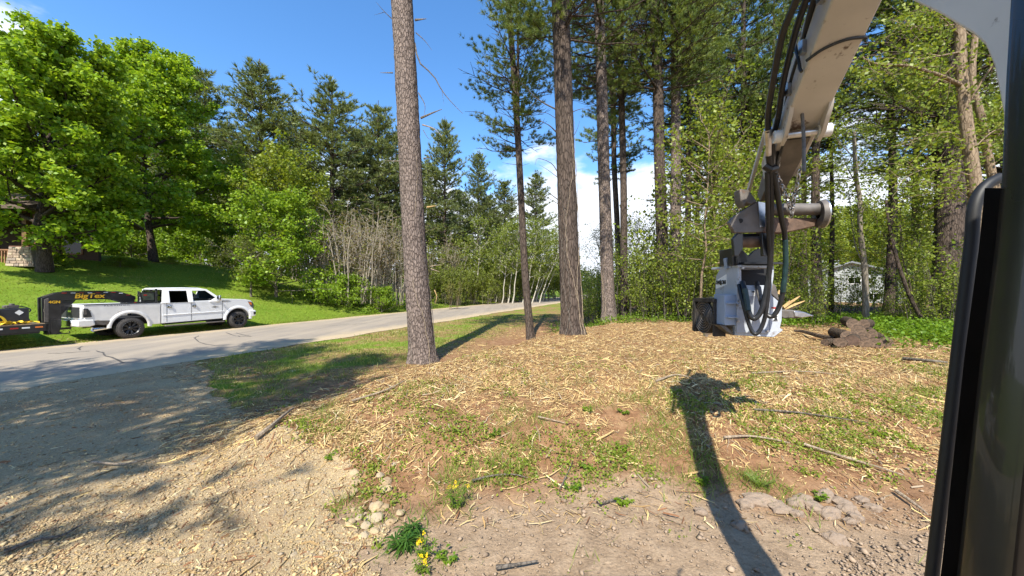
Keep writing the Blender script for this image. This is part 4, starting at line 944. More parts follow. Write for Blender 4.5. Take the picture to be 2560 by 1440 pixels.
# doors: seams, handles, sill bar
for x0 in (1.146, 2.02, 3.26):
    b = MB(); b.box((x0, .0285, .98), (.012, .006, .84)); b.build('door_seam', ink, truck)
for x0 in (1.27, 2.16):
    b = MB(); b.box((x0, .012, 1.20), (.055, .03, .11)); b.box((x0 - .07, .020, 1.20), (.09, .016, .085)); b.build('door_handle', chrome, truck, bevel=.008)
b = MB(); b.prism([(1.02, .50), (3.3, .545), (3.3, .48), (1.02, .43)], XZ(.06), XZ(.14)); b.build('rocker_trim', dark_in, truck)
b = MB(); b.box((2.18, -.02, .385), (2.26, .15, .055)); b.build('step_bar', greysteel, truck, bevel=.02)
for yy in (0,):
    b = MB(); b.box((3.0, -.20, 1.53), (.10, .20, .27)); mi = b.build('mirror', chrome, truck, bevel=.035, seg=3)
    q = MB(); q.cyl((3.02, -.11, 1.47), (3.06, .04, 1.45), .022, 8); q.cyl((3.02, -.11, 1.58), (3.06, .04, 1.50), .018, 8); q.build('mirror_arm', black_pl, mi)
b = MB(); b.prism([(3.22, 1.40), (3.48, 1.40), (3.62, 1.38), (3.48, 1.37), (3.24, 1.36)], XZ(.02), XZ(.035)); b.build('fender_badge', ink, truck)
b = MB(); b.prism([(2.80, 1.12), (2.9, 1.14), (2.95, 1.17), (3.0, 1.14), (3.1, 1.12), (3.0, 1.10), (2.95, 1.07), (2.9, 1.10)], XZ(.022), XZ(.031)); b.build('door_emblem', steel, truck)
# hood details, lights, grille, bumpers
b = MB(); b.prism([(3.3, 1.52), (3.5, 1.525), (3.62, 1.50), (3.4, 1.49)], XZ(.55), XZ(W2 - .55)); b.build('hood_scoop', black_pl, truck)
for yy in (.03, W2 - .23):
    b = MB(); b.prism([(4.42, 1.33), (4.64, 1.29), (4.715, 1.16), (4.715, .93), (4.56, 1.06)], XZ(yy - .012), XZ(yy + .2)); hl = b.build('headlight', glass_mat('lamp_glass' + str(yy), (.55, .58, .6)), truck, bevel=.01)
    q = MB(); q.prism([(4.46, 1.30), (4.60, 1.25), (4.62, 1.12), (4.52, 1.17)], XZ(yy - .02), XZ(yy + .01)); q.build('turn_signal', amber, hl)
    q = MB(); q.box((4.60, yy + .1, 1.15), (.1, .16, .2)); q.build('reflector', chrome, hl)
b = MB(); b.box((4.71, W2 / 2, 1.11), (.05, 1.36, .34)); gr = b.build('grille', chrome, truck, bevel=.02)
for k in range(3):
    q = MB(); q.box((4.742, W2 / 2, 1.02 + .09 * k), (.012, 1.2, .04)); q.build('grille_bar', ink, gr)
b = MB(); b.prism([(4.46, .86), (4.78, .86), (4.82, .80), (4.80, .56), (4.55, .52)], XZ(-.01), XZ(W2 + .01)); fb = b.build('front_bumper', white_p, truck, bevel=.03)
q = MB(); q.box((4.74, -.018, .70), (.10, .03, .14)); q.build('fog_lamp', ink, fb)
b = MB(); b.box((4.45, W2 / 2, .42), (.5, 1.5, .14)); b.build('skid_plate', dark_in, truck)
b = MB(); b.prism([(-1.43, .83), (-1.27, .84), (-1.0, .83), (-.96, .62), (-1.1, .57), (-1.41, .58)], XZ(-.01), XZ(.50)); b.build('rear_bumper_corner', mud_white, truck, bevel=.04, seg=3)
b = MB(); b.box((-1.38, W2 / 2, .70), (.14, 1.1, .24)); b.box((-1.2, W2 / 2, .86), (.3, 1.7, .04)); b.prism([(-1.41, .82), (-1.27, .83), (-1.05, .82), (-1.05, .62), (-1.41, .58)], XZ(W2 - .5), XZ(W2 + .01)); b.build('rear_bumper', chrome, truck, bevel=.02)
b = MB(); b.prism([(-1.26, 1.26), (-1.15, 1.25), (-1.08, 1.10), (-1.05, .93), (-1.26, .92)], XZ(.012), XZ(.06)); tl = b.build('tail_light', ink, truck, bevel=.012)
q = MB(); q.prism([(-1.24, 1.22), (-1.20, 1.22), (-1.18, 1.04), (-1.24, 1.03)], XZ(.006), XZ(.02)); q.build('lens', greysteel, tl)
b = MB(); b.prism([(-1.15, .80), (-.55, .76), (-.58, .62), (-.75, .60), (-1.15, .66)], XZ(.015), XZ(.05)); b.build('mud_patch_panel', greysteel, truck, bevel=.01)
b = MB(); b.lathe([(0, .055), (.15, .07), (.45, .095), (.46, .098), (.44, .085), (.2, .06)], (-.55, .18, .47), (-.97, -.12, -.06), 18); b.build('exhaust_tip', chrome, truck)
b = MB(); b.box((-1.45, W2 / 2, .50), (.35, .08, .08)); b.box((-1.62, W2 / 2, .44), (.06, .07, .2)); b.box((-1.70, W2 / 2, .34), (.18, .07, .05)); b.lathe([(0, .02), (.05, .02), (.06, .03), (.085, .035), (.11, .028), (.12, .0)], (-1.75, W2 / 2, .36), (0, 0, 1), 12); b.build('hitch', black_p, truck)
# wheels
def wheel(cx, yc, out, dual):
    e = MB(); prof = [(-.14, .27), (-.145, .33), (-.13, .385), (-.10, wheel_r), (.10, wheel_r), (.13, .385), (.145, .33), (.14, .27)]
    e.lathe(prof, (cx, yc, wheel_r), (0, 1, 0), 40); wv = e.build('wheel', rubber, truck, ang=50)
    t = MB()
    for k in range(30):
        a = 2 * math.pi * k / 30
        for yo in (-.09, 0, .09):
            aa = a + (.1 if yo == 0 else 0); M = Matrix.Rotation(-aa, 3, 'Y'); t.box((cx + math.cos(aa) * (wheel_r + .004), yc + yo, wheel_r + math.sin(aa) * (wheel_r + .004)), (.016, .075, .055), M)
    t.build('tread', rubber, wv)
    r = MB(); f = out * .14
    r.lathe([(-.12 * out, .25), (.10 * out, .25), (.145 * out, .278), (.150 * out, .262), (.12 * out, .235)], (cx, yc, wheel_r), (0, 1, 0), 36); rim = r.build('rim', rim_m, wv)
    s = MB()
    for k in range(8):
        a = 2 * math.pi * k / 8 + .2
        for da in (-.12, .12):
            p0 = Vector((cx + .05 * math.cos(a), yc + out * .08, wheel_r + .05 * math.sin(a))); p1 = Vector((cx + .245 * math.cos(a + da), yc + out * .12, wheel_r + .245 * math.sin(a + da))); s.tube([p0, p1], [.024, .018], 6)
    s.lathe([(.02 * out, .085), (.11 * out, .08), (.135 * out, .055), (.14 * out, 0.001)], (cx, yc, wheel_r), (0, 1, 0), 18); s.build('spoke_set', rim_m, wv)
    s = MB(); s.lathe([(0, .248), (.01 * out, .248), (.01 * out, .002)], (cx, yc - .02 * out, wheel_r), (0, 1, 0), 28); s.build('brake_disc', dark_in, wv)
    s = MB()
    for k in range(22):
        a = 2 * math.pi * k / 22; s.cyl((cx + .262 * math.cos(a), yc + out * .146, wheel_r + .262 * math.sin(a)), (cx + .262 * math.cos(a), yc + out * .158, wheel_r + .262 * math.sin(a)), .009, 6)
    s.build('rim_bolt_ring', steel, wv)
for cx in (0, 3.97):
    wheel(cx, .10, -1, False); wheel(cx, W2 - .10, 1, False)
# lettering on the bed
me = text_mesh('P L A T I N U M', .10, .002); me.materials.append(ink)
o = link('lettering', me, truck, (-.38, .028, 1.335), (R(90), 0, 0)); o.scale = (1.05, .55, 1)
# toolbox and headache rack behind the cab
tb = thing('truck_toolbox', 'black toolbox with open lid standing in the pickup bed behind the cab', 'toolbox', TR_LOC, TR_ROT)
b = MB(); b.box((.62, W2 / 2, 1.26), (.52, W2 - .30, .34)); b.build('box', black_p, tb, bevel=.01)
b = MB(); b.prism([(.36, 1.84), (.90, 1.86), (.92, 1.46), (.44, 1.43)], XZ(.30), XZ(.33)); b.build('lid', black_p, tb, bevel=.008)
b = MB(); b.prism([(.44, 1.79), (.82, 1.80), (.84, 1.52), (.50, 1.50)], XZ(.288), XZ(.30)); b.build('lid_panel', plain('olive_panel', (.06, .075, .05), .5), tb)
b = MB(); b.box((.55, .27, 1.72), (.10, .008, .05)); b.build('warning_label', red_refl, tb)
b = MB(); b.box((.90, W2 / 2, 1.70), (.06, W2 - .4, .06)); b.box((.90, .27, 1.62), (.06, .06, .52)); b.box((.90, W2 - .27, 1.62), (.06, .06, .52)); b.box((.72, .30, 1.91), (.10, .08, .09)); b.box((.90, .30, 1.93), (.06, .06, .12)); b.build('rack', black_p, tb, bevel=.01)
b = MB(); b.box((.20, .14, 1.42), (.55, .12, .05)); b.build('rail_box', black_p, tb, bevel=.01)
b = MB(); b.box((.16, .078, 1.425), (.07, .008, .04)); b.build('tail_marker', red_refl, tb)

# ------------------------------------------------------------------ gooseneck trailer, same axes
trl = thing('gooseneck_trailer', 'black gooseneck trailer with yellow lettering hitched into the pickup bed', 'trailer', TR_LOC, TR_ROT)
CY = W2 / 2                                     # centre line
b = MB()
neck = [(-2.02, 1.66), (-1.70, 1.83), (-1.58, 1.86), (-.35, 1.89), (-.05, 1.86), (.36, 1.70), (.42, 1.66), (.42, 1.38), (.15, 1.40), (-.20, 1.54), (-.40, 1.575), (-1.56, 1.565), (-1.56, .62), (-1.62, .36), (-1.86, .33), (-1.90, .50), (-2.0, .60)]
b.prism(neck, XZ(CY - .20), XZ(CY - .12)); b.prism(neck, XZ(CY + .12), XZ(CY + .20)); b.build('neck_beam', black_p, trl, bevel=.006)
b = MB(); b.box((-.62, CY, 1.872), (1.9, .30, .012)); b.box((-1.82, CY, 1.76), (.30, .30, .02), Matrix.Rotation(-.42, 3, 'Y')); b.box((.20, CY, 1.775), (.56, .30, .012), Matrix.Rotation(.41, 3, 'Y')); b.build('neck_plate', black_p, trl)
b = MB(); b.prism([(-1.555, 1.56), (-1.20, 1.565), (-1.555, 1.02)], XZ(CY - .17), XZ(CY - .13)); b.prism([(-1.555, 1.56), (-1.20, 1.565), (-1.555, 1.02)], XZ(CY + .13), XZ(CY + .17)); b.build('gusset', black_p, trl)
b = MB(); b.box((-.95, CY - .06, 1.90), (1.05, .34, .035)); b.build('tool_tray', black_p, trl, bevel=.01)
b = MB(); b.cyl((.33, CY, 1.75), (.33, CY, .86), .055, 14); b.box((.33, CY, 1.36), (.2, .3, .10)); b.box((.45, CY - .14, 1.60), (.02, .05, .14)); b.build('coupler', black_p, trl)
b = MB(); b.box((.432, CY - .1, 1.55), (.012, .10, .16)); b.build('white_tag', sticker, trl)
# conspicuity tape
for k in range(9):
    x0 = -1.50 + k * .215; z = 1.845 if x0 < -.1 else 1.845 - (x0 + .1) * .36
    b = MB(); b.box((x0, CY - .204, z - (.0 if x0 > -.6 else .012)), (.12, .006, .028)); b.build('reflector_tape', sticker if k % 2 else red_refl, trl)
b = MB(); b.prism([(-1.99, 1.60), (-1.90, 1.66), (-1.90, .80), (-1.99, .80)], XZ(CY - .33), XZ(CY - .29)); b.build('side_bracket', greysteel, trl)
b = MB(); b.box((-1.95, CY - .31, 1.22), (.10, .05, .10)); b.box((-1.95, CY - .31, 1.38), (.04, .05, .16)); b.build('battery_box', greysteel, trl)
me = text_mesh('BigTex', .27, .003, .12, .006); me.materials.append(yellow_p); o = link('lettering', me, trl, (-.86, CY - .2045, 1.71), (R(90), 0, 0)); o.scale = (1.05, .95, 1)
me = text_mesh('14GN', .16, .003, .0, .006); me.materials.append(yellow_p); o = link('lettering', me, trl, (-1.76, CY - .2045, 1.50), (R(90), 0, 0)); o.scale = (.85, .8, 1)
b = MB(); b.tube(spline([(-.62, CY - .1, 1.57), (-.58, CY - .12, 1.48), (-.50, CY - .12, 1.43), (-.42, CY - .12, 1.48), (-.38, CY - .1, 1.58)], 14), .008, 6); b.build('safety_cable', black_pl, trl)
b = MB(); b.box((-1.72, CY, .36), (.34, .30, .08)); b.cyl((-1.70, CY - .24, .33), (-1.38, CY - .24, .33), .018, 8); b.cyl((-1.38, CY - .24, .33), (-1.38, CY - .24, .40), .016, 8); b.box((-1.75, CY - .19, .60), (.14, .14, .55)); b.build('landing_jack', black_p, trl)
# deck
dn, df = -.26, W2 + .26
b = MB(); b.box((-5.2, dn + .03, .67), (6.1, .06, .24)); b.box((-5.2, df - .03, .67), (6.1, .06, .24)); b.box((-2.17, CY, .67), (.08, df - dn, .24)); b.box((-5.2, CY - .5, .55), (6.1, .12, .22)); b.box((-5.2, CY + .5, .55), (6.1, .12, .22)); b.build('deck_frame', black_p, trl)
npl = 12; pw = (df - dn - .14) / npl
for k in range(npl):
    b = MB(); b.box((-5.2, dn + .07 + pw * (k + .5), .79), (6.0, pw - .012, .04)); b.build('plank', plank_m, trl)
for k, (x0, mm_) in enumerate([(-2.35, amber), (-2.62, sticker), (-2.85, red_refl), (-3.15, sticker), (-3.5, red_refl), (-3.85, sticker)]):
    b = MB(); b.box((x0, dn - .004, .70), (.16, .008, .045)); b.build('side_marker', mm_, trl)
for x0 in (-5.4, -6.3):
    for yy in (dn + .35, df - .35):
        b = MB(); b.lathe([(-.12, .21), (-.12, .35), (-.09, .385), (.09, .385), (.12, .35), (.12, .21), (.12, .02)], (x0, yy, .385), (0, 1, 0), 24); b.build('wheel', rubber, trl)
# load on the deck
ld = TR_LOC.copy()
tk = thing('fuel_tank', 'black transfer tank with a white diamond placard on the trailer deck', 'tank', TR_LOC, TR_ROT)
b = MB(); b.box((-3.05, dn + .55, 1.075), (1.15, .5, .53)); b.build('tank_body', plain('tank_black', (.022, .023, .027), .45, var=.25), tk, bevel=.03)
b = MB(); M45 = Matrix.Rotation(R(45), 3, 'Y'); b.box((-2.68, dn + .294, 1.20), (.13, .008, .13), M45); b.build('placard', sticker, tk)
b = MB(); b.box((-2.78, dn + .5, 1.40), (.26, .16, .10)); b.cyl((-2.78, dn + .5, 1.34), (-2.78, dn + .5, 1.50), .06, 12); b.cyl((-2.92, dn + .5, 1.36), (-2.92, dn + .5, 1.44), .05, 12); b.build('pump', greysteel, tk, bevel=.01)
b = MB(); b.tube(spline([(-2.66, dn + .5, 1.42), (-2.50, dn + .45, 1.36), (-2.42, dn + .42, 1.28), (-2.46, dn + .4, 1.20), (-2.56, dn + .38, 1.22), (-2.50, dn + .36, 1.05), (-2.44, dn + .35, .86)], 26), .016, 7); b.build('fuel_hose', hose_m, tk)
rs = thing('red_strap', 'faded red ratchet strap hanging down the front of the black tank', 'strap', TR_LOC, TR_ROT)
b = MB(); b.prism([(-3.22, 1.35), (-3.10, 1.35), (-3.06, 1.12), (-3.16, 1.10)], XZ(dn + .275), XZ(dn + .290)); b.build('webbing', strap_r, rs)
ys = thing('yellow_strap', 'heap of crumpled yellow tie down straps along the trailer deck edge', 'strap', TR_LOC, TR_ROT)
rg = rng_(77)
for k in range(16):
    x0 = -3.9 + k * .095 + rg.uniform(-.04, .04); P = []; y0 = dn + .10 + rg.uniform(0, .14)
    for i in range(8):
        P.append((x0 + (i - 3.5) * .055 * rg.uniform(.5, 1.2), y0 + rg.uniform(-.03, .03), .815 + .06 * math.sin(i / 7 * math.pi) * rg.uniform(.4, 1.5) + rg.uniform(0, .02)))
    b = MB(); sp = spline(P, 18); vs = []
    for i, p in enumerate(sp):
        tw = math.sin(i * .5 + k) * .03; vs += [p + Vector((0, -.03, tw + .02)), p + Vector((0, .03, -tw + .02)), p + Vector((0, .03, -tw + .026)), p + Vector((0, -.03, tw + .026))]
    b.add(vs, [(4 * i + q_, 4 * i + (q_ + 1) % 4, 4 * i + 4 + (q_ + 1) % 4, 4 * i + 4 + q_) for i in range(17) for q_ in range(4)]); b.build('webbing_fold', strap_y, ys, smooth=False)
b = MB(); sp = spline([(-3.22, dn + .27, .86), (-3.20, dn + .25, 1.05), (-3.12, dn + .24, 1.13), (-3.02, dn + .24, 1.06), (-2.96, dn + .22, .92), (-2.94, dn + .2, .84)], 16); vs = []
for p in sp: vs += [p + Vector((-.035, -.01, 0)), p + Vector((.035, .01, 0)), p + Vector((.035, .018, 0)), p + Vector((-.035, -.002, .0))]
b.add(vs, [(4 * i + q_, 4 * i + (q_ + 1) % 4, 4 * i + 4 + (q_ + 1) % 4, 4 * i + 4 + q_) for i in range(15) for q_ in range(4)]); b.build('webbing_loop', strap_y, ys, smooth=False)

# ------------------------------------------------------------------ excavator: boom, stick, coupler, hoses, cab corner
# the boom and stick swing in one vertical plane right of the cab: x = PX0 + PXS * y
PX0, PXS = 1.133, .4167
PD = Vector((PXS, 1, 0)).normalized(); PW = Vector((PD.y, -PD.x, 0))      # along the plane, and across it to the right
def PP(y, zr, w_=0.0): return Vector((PX0 + PXS * y, y, EYE + zr)) + PW * w_
ex = thing('excavator', 'white excavator seen from its cab with boom, stick, hoses and dark cab pillar', 'excavator', (.9, -.3, 0))
EL = ex.location.copy()
def exb(b, name, mat, parent=None, **kw):
    o = b.build(name, mat, parent or ex, EL, **kw); return o
boom = [(.90, -1.3), (.935, -.2), (.955, .5), (.982, .65), (1.01, .73), (1.049, .79), (1.174, .949), (1.331, 1.133), (1.6, 1.48), (1.80, 1.78), (1.80, 2.06), (1.66, 2.12), (1.45, 1.92), (1.18, 1.58), (.92, 1.22), (.72, .7), (.68, -.2), (.66, -1.3)]
b = MB(); b.prism(boom, lambda a, z: PP(a, z, -.14), lambda a, z: PP(a, z, .08)); bo = exb(b, 'boom', boom_white, bevel=.012)
b = MB(); b.cyl(PP(1.76, 1.98, -.20), PP(1.76, 1.98, .20), .07); exb(b, 'pivot_pin', steel, bo)
# stick: straight tapering box hanging forward and down from the pivot
S0, S1 = (1.52, 1.90), (3.62, .87)
du = Vector((S1[0] - S0[0], S1[1] - S0[1])); du.normalize(); dn2 = Vector((du.y, -du.x))        # dn2 points to the underside
def ST(u, v, w_): p = Vector(S0) + du * u + dn2 * v; return PP(p.x, p.y, w_)
prof = [(0, -.02), (.12, -.30), (.42, -.34), (1.62, -.26), (1.98, -.20), (1.98, 0), (1.55, 0), (.1, .02)]
b = MB(); b.prism(prof, lambda a, v: ST(a, v, -.125), lambda a, v: ST(a, v, .125)); sk_ = exb(b, 'stick', arm_white, bevel=.010)
# white bosses, cross pin and darker lower link
for s in (-1, 1):
    b = MB(); b.cyl(ST(1.44, .045, s * .10), ST(1.44, .045, s * .185), .050, 18); exb(b, 'pin_boss', boom_white, sk_, bevel=.006)
    b = MB(); b.prism([(1.20, -.01), (1.36, -.01), (1.50, .09), (1.40, .10), (1.24, .03)], lambda a, v: ST(a, v, s * .105), lambda a, v: ST(a, v, s * .132)); exb(b, 'boss_plate', arm_white, sk_)
b = MB(); b.cyl(ST(1.44, .045, -.19), ST(1.44, .045, .19), .028, 14); exb(b, 'cross_pin', steel, sk_)
b = MB(); b.prism([(1.50, .03), (1.75, .05), (2.30, .00), (2.36, -.14), (1.98, -.22), (1.60, -.16)], lambda a, v: ST(a, v, -.085), lambda a, v: ST(a, v, .085)); exb(b, 'stick_nose', greysteel, sk_, bevel=.01)
b = MB(); b.prism([(1.66, -.28), (1.72, -.24), (2.34, -.16), (2.36, -.22)], lambda a, v: ST(a, v, -.17), lambda a, v: ST(a, v, -.145)); exb(b, 'side_link', arm_white, sk_)
b = MB(); b.prism([(.05, -.36), (1.62, -.30), (1.66, -.36), (.05, -.44)], lambda a, v: ST(a, v, -.06), lambda a, v: ST(a, v, .06)); exb(b, 'cylinder', steel, sk_)
for k in range(4):
    b = MB(); b.box(ST(.55 + .3 * k, -.12, -.142), (.035, .035, .09)); exb(b, 'hose_clamp', steel, sk_)
# rubber band round the stick
b = MB(); ring = [ST(.86, .012, -.14), ST(.80, .016, -.07), ST(.77, .016, .03), ST(.78, .012, .12), ST(.80, -.02, .138), ST(.82, -.30, .135), ST(.86, -.30, -.135), ST(.92, -.05, -.15), ST(.93, .015, -.145)]
b.tube(spline(ring, 40), .010, 7); exb(b, 'hose_tie', hose_m)
def on_plane(px, py, off=0.0):
    Y = PX0 / ((px - 1280) / F - PXS); p = Pw(px, py, Y); return p + (Vector((0, 0, EYE)) - p).normalized() * off
b = MB(); b.tube(spline([on_plane(2000, 218, .10), on_plane(2004, 270, .12), on_plane(2009, 340, .14), on_plane(2010, 430, .18)], 16), .012, 7); exb(b, 'tie_tail', hose_worn)
def hose(pl, r, mat=None, name='hose', n=44, child=None):
    pts = [Pw(a, c, Y) for a, c, Y in pl]; b = MB(); b.tube(spline(pts, n), r, 10); return exb(b, name, mat or hose_m, child)
ha = hose([(2150, -420, 1.55), (2060, -180, 1.75), (1991, 0, 2.1), (1956, 87, 2.3), (1935, 191, 2.55), (1921, 278, 2.8), (1920, 330, 2.9)], .021)
b = MB(); b.cyl(Pw(1920, 322, 2.89), Pw(1922, 360, 2.98), .028, 14); b.cyl(Pw(1922, 362, 2.98), Pw(1922, 388, 3.03), .023, 6); exb(b, 'hose_fitting', steel, ha)
hose([(2172, -420, 1.6), (2082, -180, 1.82), (2015, 0, 2.16), (1984, 97, 2.36), (1958, 208, 2.62), (1945, 295, 2.84), (1933, 350, 2.96), (1928, 440, 3.12)], .020)
hose([(2185, -420, 1.66), (2100, -180, 1.9), (2035, 0, 2.22), (2006, 115, 2.45), (1978, 208, 2.66), (1957, 312, 2.92), (1938, 400, 3.08), (1930, 470, 3.16)], .019)
hose([(2195, -420, 1.7), (2112, -180, 1.95), (2048, 0, 2.26), (2014, 140, 2.55), (1985, 250, 2.75), (1962, 340, 2.95), (1940, 430, 3.1)], .013, hose_worn)
b = MB(); b.cyl(Pw(1934, 378, 3.04), Pw(1933, 412, 3.08), .016, 12); b.cyl(Pw(1948, 382, 3.05), Pw(1945, 416, 3.1), .016, 12); exb(b, 'hose_fitting', steel)
b = MB(); b.tube([Pw(1912, 415, 3.08), Pw(1926, 424, 3.06), Pw(1940, 420, 3.08)], .03, 8); exb(b, 'hose_wrap', hose_m)
hose([(1922, 390, 3.03), (1927, 443, 3.12), (1928, 540, 3.28), (1927, 633, 3.40), (1920, 700, 3.45), (1905, 772, 3.47), (1885, 797, 3.49), (1871, 777, 3.52), (1864, 735, 3.56), (1856, 705, 3.66)], .024)
hose([(1932, 410, 3.08), (1938, 450, 3.12), (1953, 543, 3.27), (1962, 590, 3.36), (1963, 667, 3.42), (1953, 750, 3.47), (1933, 790, 3.50), (1913, 782, 3.54), (1901, 747, 3.58), (1892, 706, 3.70)], .022)
hose([(1918, 430, 3.1), (1919, 500, 3.2), (1921, 567, 3.32), (1924, 667, 3.42), (1917, 767, 3.46), (1904, 818, 3.49), (1887, 835, 3.51), (1873, 812, 3.54), (1857, 755, 3.58), (1847, 712, 3.68)], .019)
b = MB(); b.tube(spline([Pw(1862, 722, 3.545), Pw(1866, 745, 3.525), Pw(1871, 776, 3.495)], 8), .0255, 10); exb(b, 'hose_sleeve', hose_teal)
b = MB(); b.tube(spline([Pw(1963, 600, 3.355), Pw(1964, 667, 3.41), Pw(1957, 730, 3.45)], 8), .0232, 10); exb(b, 'hose_sleeve', hose_teal)
b = MB(); b.tube(spline([Pw(1896, 718, 3.66), Pw(1899, 738, 3.60), Pw(1903, 752, 3.56)], 6), .0250, 10); exb(b, 'hose_sleeve', hose_worn)
# quick coupler: side plate, cross tube with flange, rusty saddle
def poly_px(b, pl, Y, depth):
    b.prism([(a, c) for a, c in pl], lambda a, c: Pw(a, c, Y), lambda a, c: Pw(a, c, Y) + Vector((0, depth, 0))); return b
cp = MB(); poly_px(cp, [(1823, 557), (1832, 543), (1893, 503), (1913, 507), (1913, 567), (1907, 580), (1837, 582)], 3.36, .045); cpo = exb(cp, 'coupler_plate', greysteel, bevel=.006)
b = MB(); poly_px(b, [(1828, 556), (1893, 510), (1910, 512), (1910, 566), (1840, 578)], 3.62, .045); exb(b, 'coupler_plate', greysteel, bevel=.006)
b = MB(); b.cyl(Pw(1851, 552, 3.355), Pw(1851, 552, 3.37), .022, 14); exb(b, 'plate_hole', dark_in, cpo)
b = MB(); poly_px(b, [(1896, 504), (1913, 507), (1913, 566), (1900, 568)], 3.352, .006); exb(b, 'worn_edge', steel, cpo)
b = MB(); b.cyl(Pw(1915, 524, 3.50), Pw(2052, 523, 3.42), .058, 22); exb(b, 'cross_tube', greysteel)
b = MB(); b.lathe([(-.02, .045), (-.02, .125), (.015, .138), (.03, .135), (.03, .001)], Pw(2052, 535, 3.42), (1, -.35, 0), 30); exb(b, 'end_flange', greysteel)
b = MB(); b.lathe([(.018, .1385), (.024, .1395), (.03, .136)], Pw(2052, 535, 3.42), (1, -.35, 0), 30); exb(b, 'flange_rim', steel)
b = MB(); poly_px(b, [(1912, 545), (1960, 543), (2040, 545), (2058, 548), (2040, 566), (1985, 578), (1960, 583), (1905, 582)], 3.46, .10); exb(b, 'saddle', rust, bevel=.012)
b = MB(); poly_px(b, [(1850, 472), (1872, 474), (1884, 490), (1893, 503), (1878, 512), (1866, 506), (1862, 518), (1852, 500)], 3.34, .10); exb(b, 'pin_ear', greysteel, bevel=.01)
# tilt bracket
b = MB(); poly_px(b, [(1833, 596), (1848, 580), (1858, 584), (1858, 622), (1846, 640), (1836, 640)], 3.40, .04); exb(b, 'bracket_plate', black_p, bevel=.005)
b = MB(); poly_px(b, [(1905, 582), (1920, 582), (1922, 640), (1908, 640)], 3.40, .04); exb(b, 'bracket_plate', black_p, bevel=.005)
b = MB(); b.cyl(Pw(1848, 606, 3.52), Pw(1918, 604, 3.52), .055, 20); exb(b, 'tilt_cylinder', rust)
b = MB(); poly_px(b, [(1858, 584), (1905, 584), (1903, 596), (1862, 598)], 3.58, .05); exb(b, 'bracket_bridge', dark_in)
# chain: links alternate their plane
def chain(pl, root):
    e = MB(); o = bpy.data.objects.new('chain', None); C.objects.link(o); o.parent = ex
    L_ = spline([Pw(a, c, Y) for a, c, Y in pl], 60); acc = 0; pts = [L_[0]]
    for i in range(1, len(L_)):
        acc += (L_[i] - L_[i - 1]).length
        if acc > .034: pts.append(L_[i]); acc = 0
    for i in range(len(pts) - 1):
        a, c = pts[i], pts[i + 1]; d = (c - a).normalized(); s = d.cross(Vector((0, 1, 0))).normalized(); s = s if i % 2 else d.cross(s); m_ = (a + c) / 2
        ringp = [m_ + d * (.027 * math.cos(t_)) + s * (.015 * math.sin(t_)) for t_ in np.linspace(0, 2 * math.pi, 13)]
        b = MB(); b.tube(ringp, .0055, 6, cap=False); k = b.build('chain_link', steel if i % 3 else greysteel, o, EL)
chain([(1940, 432, 3.08), (1958, 470, 3.20), (1972, 510, 3.34), (1981, 538, 3.38)], ex)
chain([(2000, 415, 3.15), (1994, 455, 3.22), (1986, 490, 3.30), (1982, 520, 3.36), (1978, 545, 3.385)], ex)
# cab corner: pillar, its lit edge, seal and grab frame
def loft(rows, name, mat, parent=None, **kw):
    b = MB(); n = len(rows[0]); vs = [p for r_ in rows for p in r_]
    b.add(vs, [(i * n + k, i * n + (k + 1) % n, (i + 1) * n + (k + 1) % n, (i + 1) * n + k) for i in range(len(rows) - 1) for k in range(n)] + [tuple(range(n))[::-1], tuple(range((len(rows) - 1) * n, len(rows) * n))]); return exb(b, name, mat, parent, **kw)
pil_m = plain('pillar_paint', (.026, .022, .018), .28, coat=.45, var=.4, scale=4)
seal_m = plain('seal_rubber', (.010, .010, .011), .55, var=.3)
def strip(edge, Y, wd, dp, rnd=.014):
    rows = []
    for px, py in edge:
        p = Pw(px, py, Y + dp); p.y = Y; sec = [(rnd, 0), (wd, 0), (wd, dp), (rnd, dp), (rnd * .3, dp - rnd * .3), (0, dp - rnd), (0, rnd), (rnd * .3, rnd * .3)]
        rows.append([p + Vector((a, c, 0)) for a, c in sec])
    return rows
pedge = [(2513, -24), (2511, 0), (2499, 200), (2488, 450), (2471, 620), (2434, 900), (2380, 1400), (2330, 1800), (2260, 2500)]
pil = loft(strip(pedge, .335, .055, .045, .010), 'cab_pillar', pil_m, smooth=True, ang=25)
sedge = [(p[0] - 1, p[1]) for p in pedge]
loft([[Pw(px - 24, py, .385), Pw(px + 60, py, .385), Pw(px + 60, py, .405), Pw(px - 24, py, .405)] for px, py in [(2486, 470)] + pedge[4:]], 'window_seal', seal_m)
gp = [(2500, 444, .60), (2468, 462, .60), (2446, 490, .60), (2434, 530, .60), (2429, 600, .60), (2417, 700, .60), (2398, 860, .60), (2368, 1120, .60), (2330, 1440, .60), (2280, 1900, .60), (2230, 2400, .60)]
b = MB(); b.tube(spline([Pw(*p) for p in gp], 60), .0084, 14); exb(b, 'grab_frame', seal_m)

b = MB(); b.box((.14, -.58, EYE + .52), (1.62, 1.6, .08)); exb(b, 'unseen_cab_roof', black_p, bevel=.03)  # out of view; added to shade the pillar, front edge kept short
b = MB(); b.box((.14, -1.32, EYE - .55), (1.62, .06, 2.1)); exb(b, 'cab_rear_wall', black_p)
b = MB(); b.box((.14, -.5, EYE - 1.45), (1.62, 1.7, .12)); exb(b, 'cab_floor', black_p)

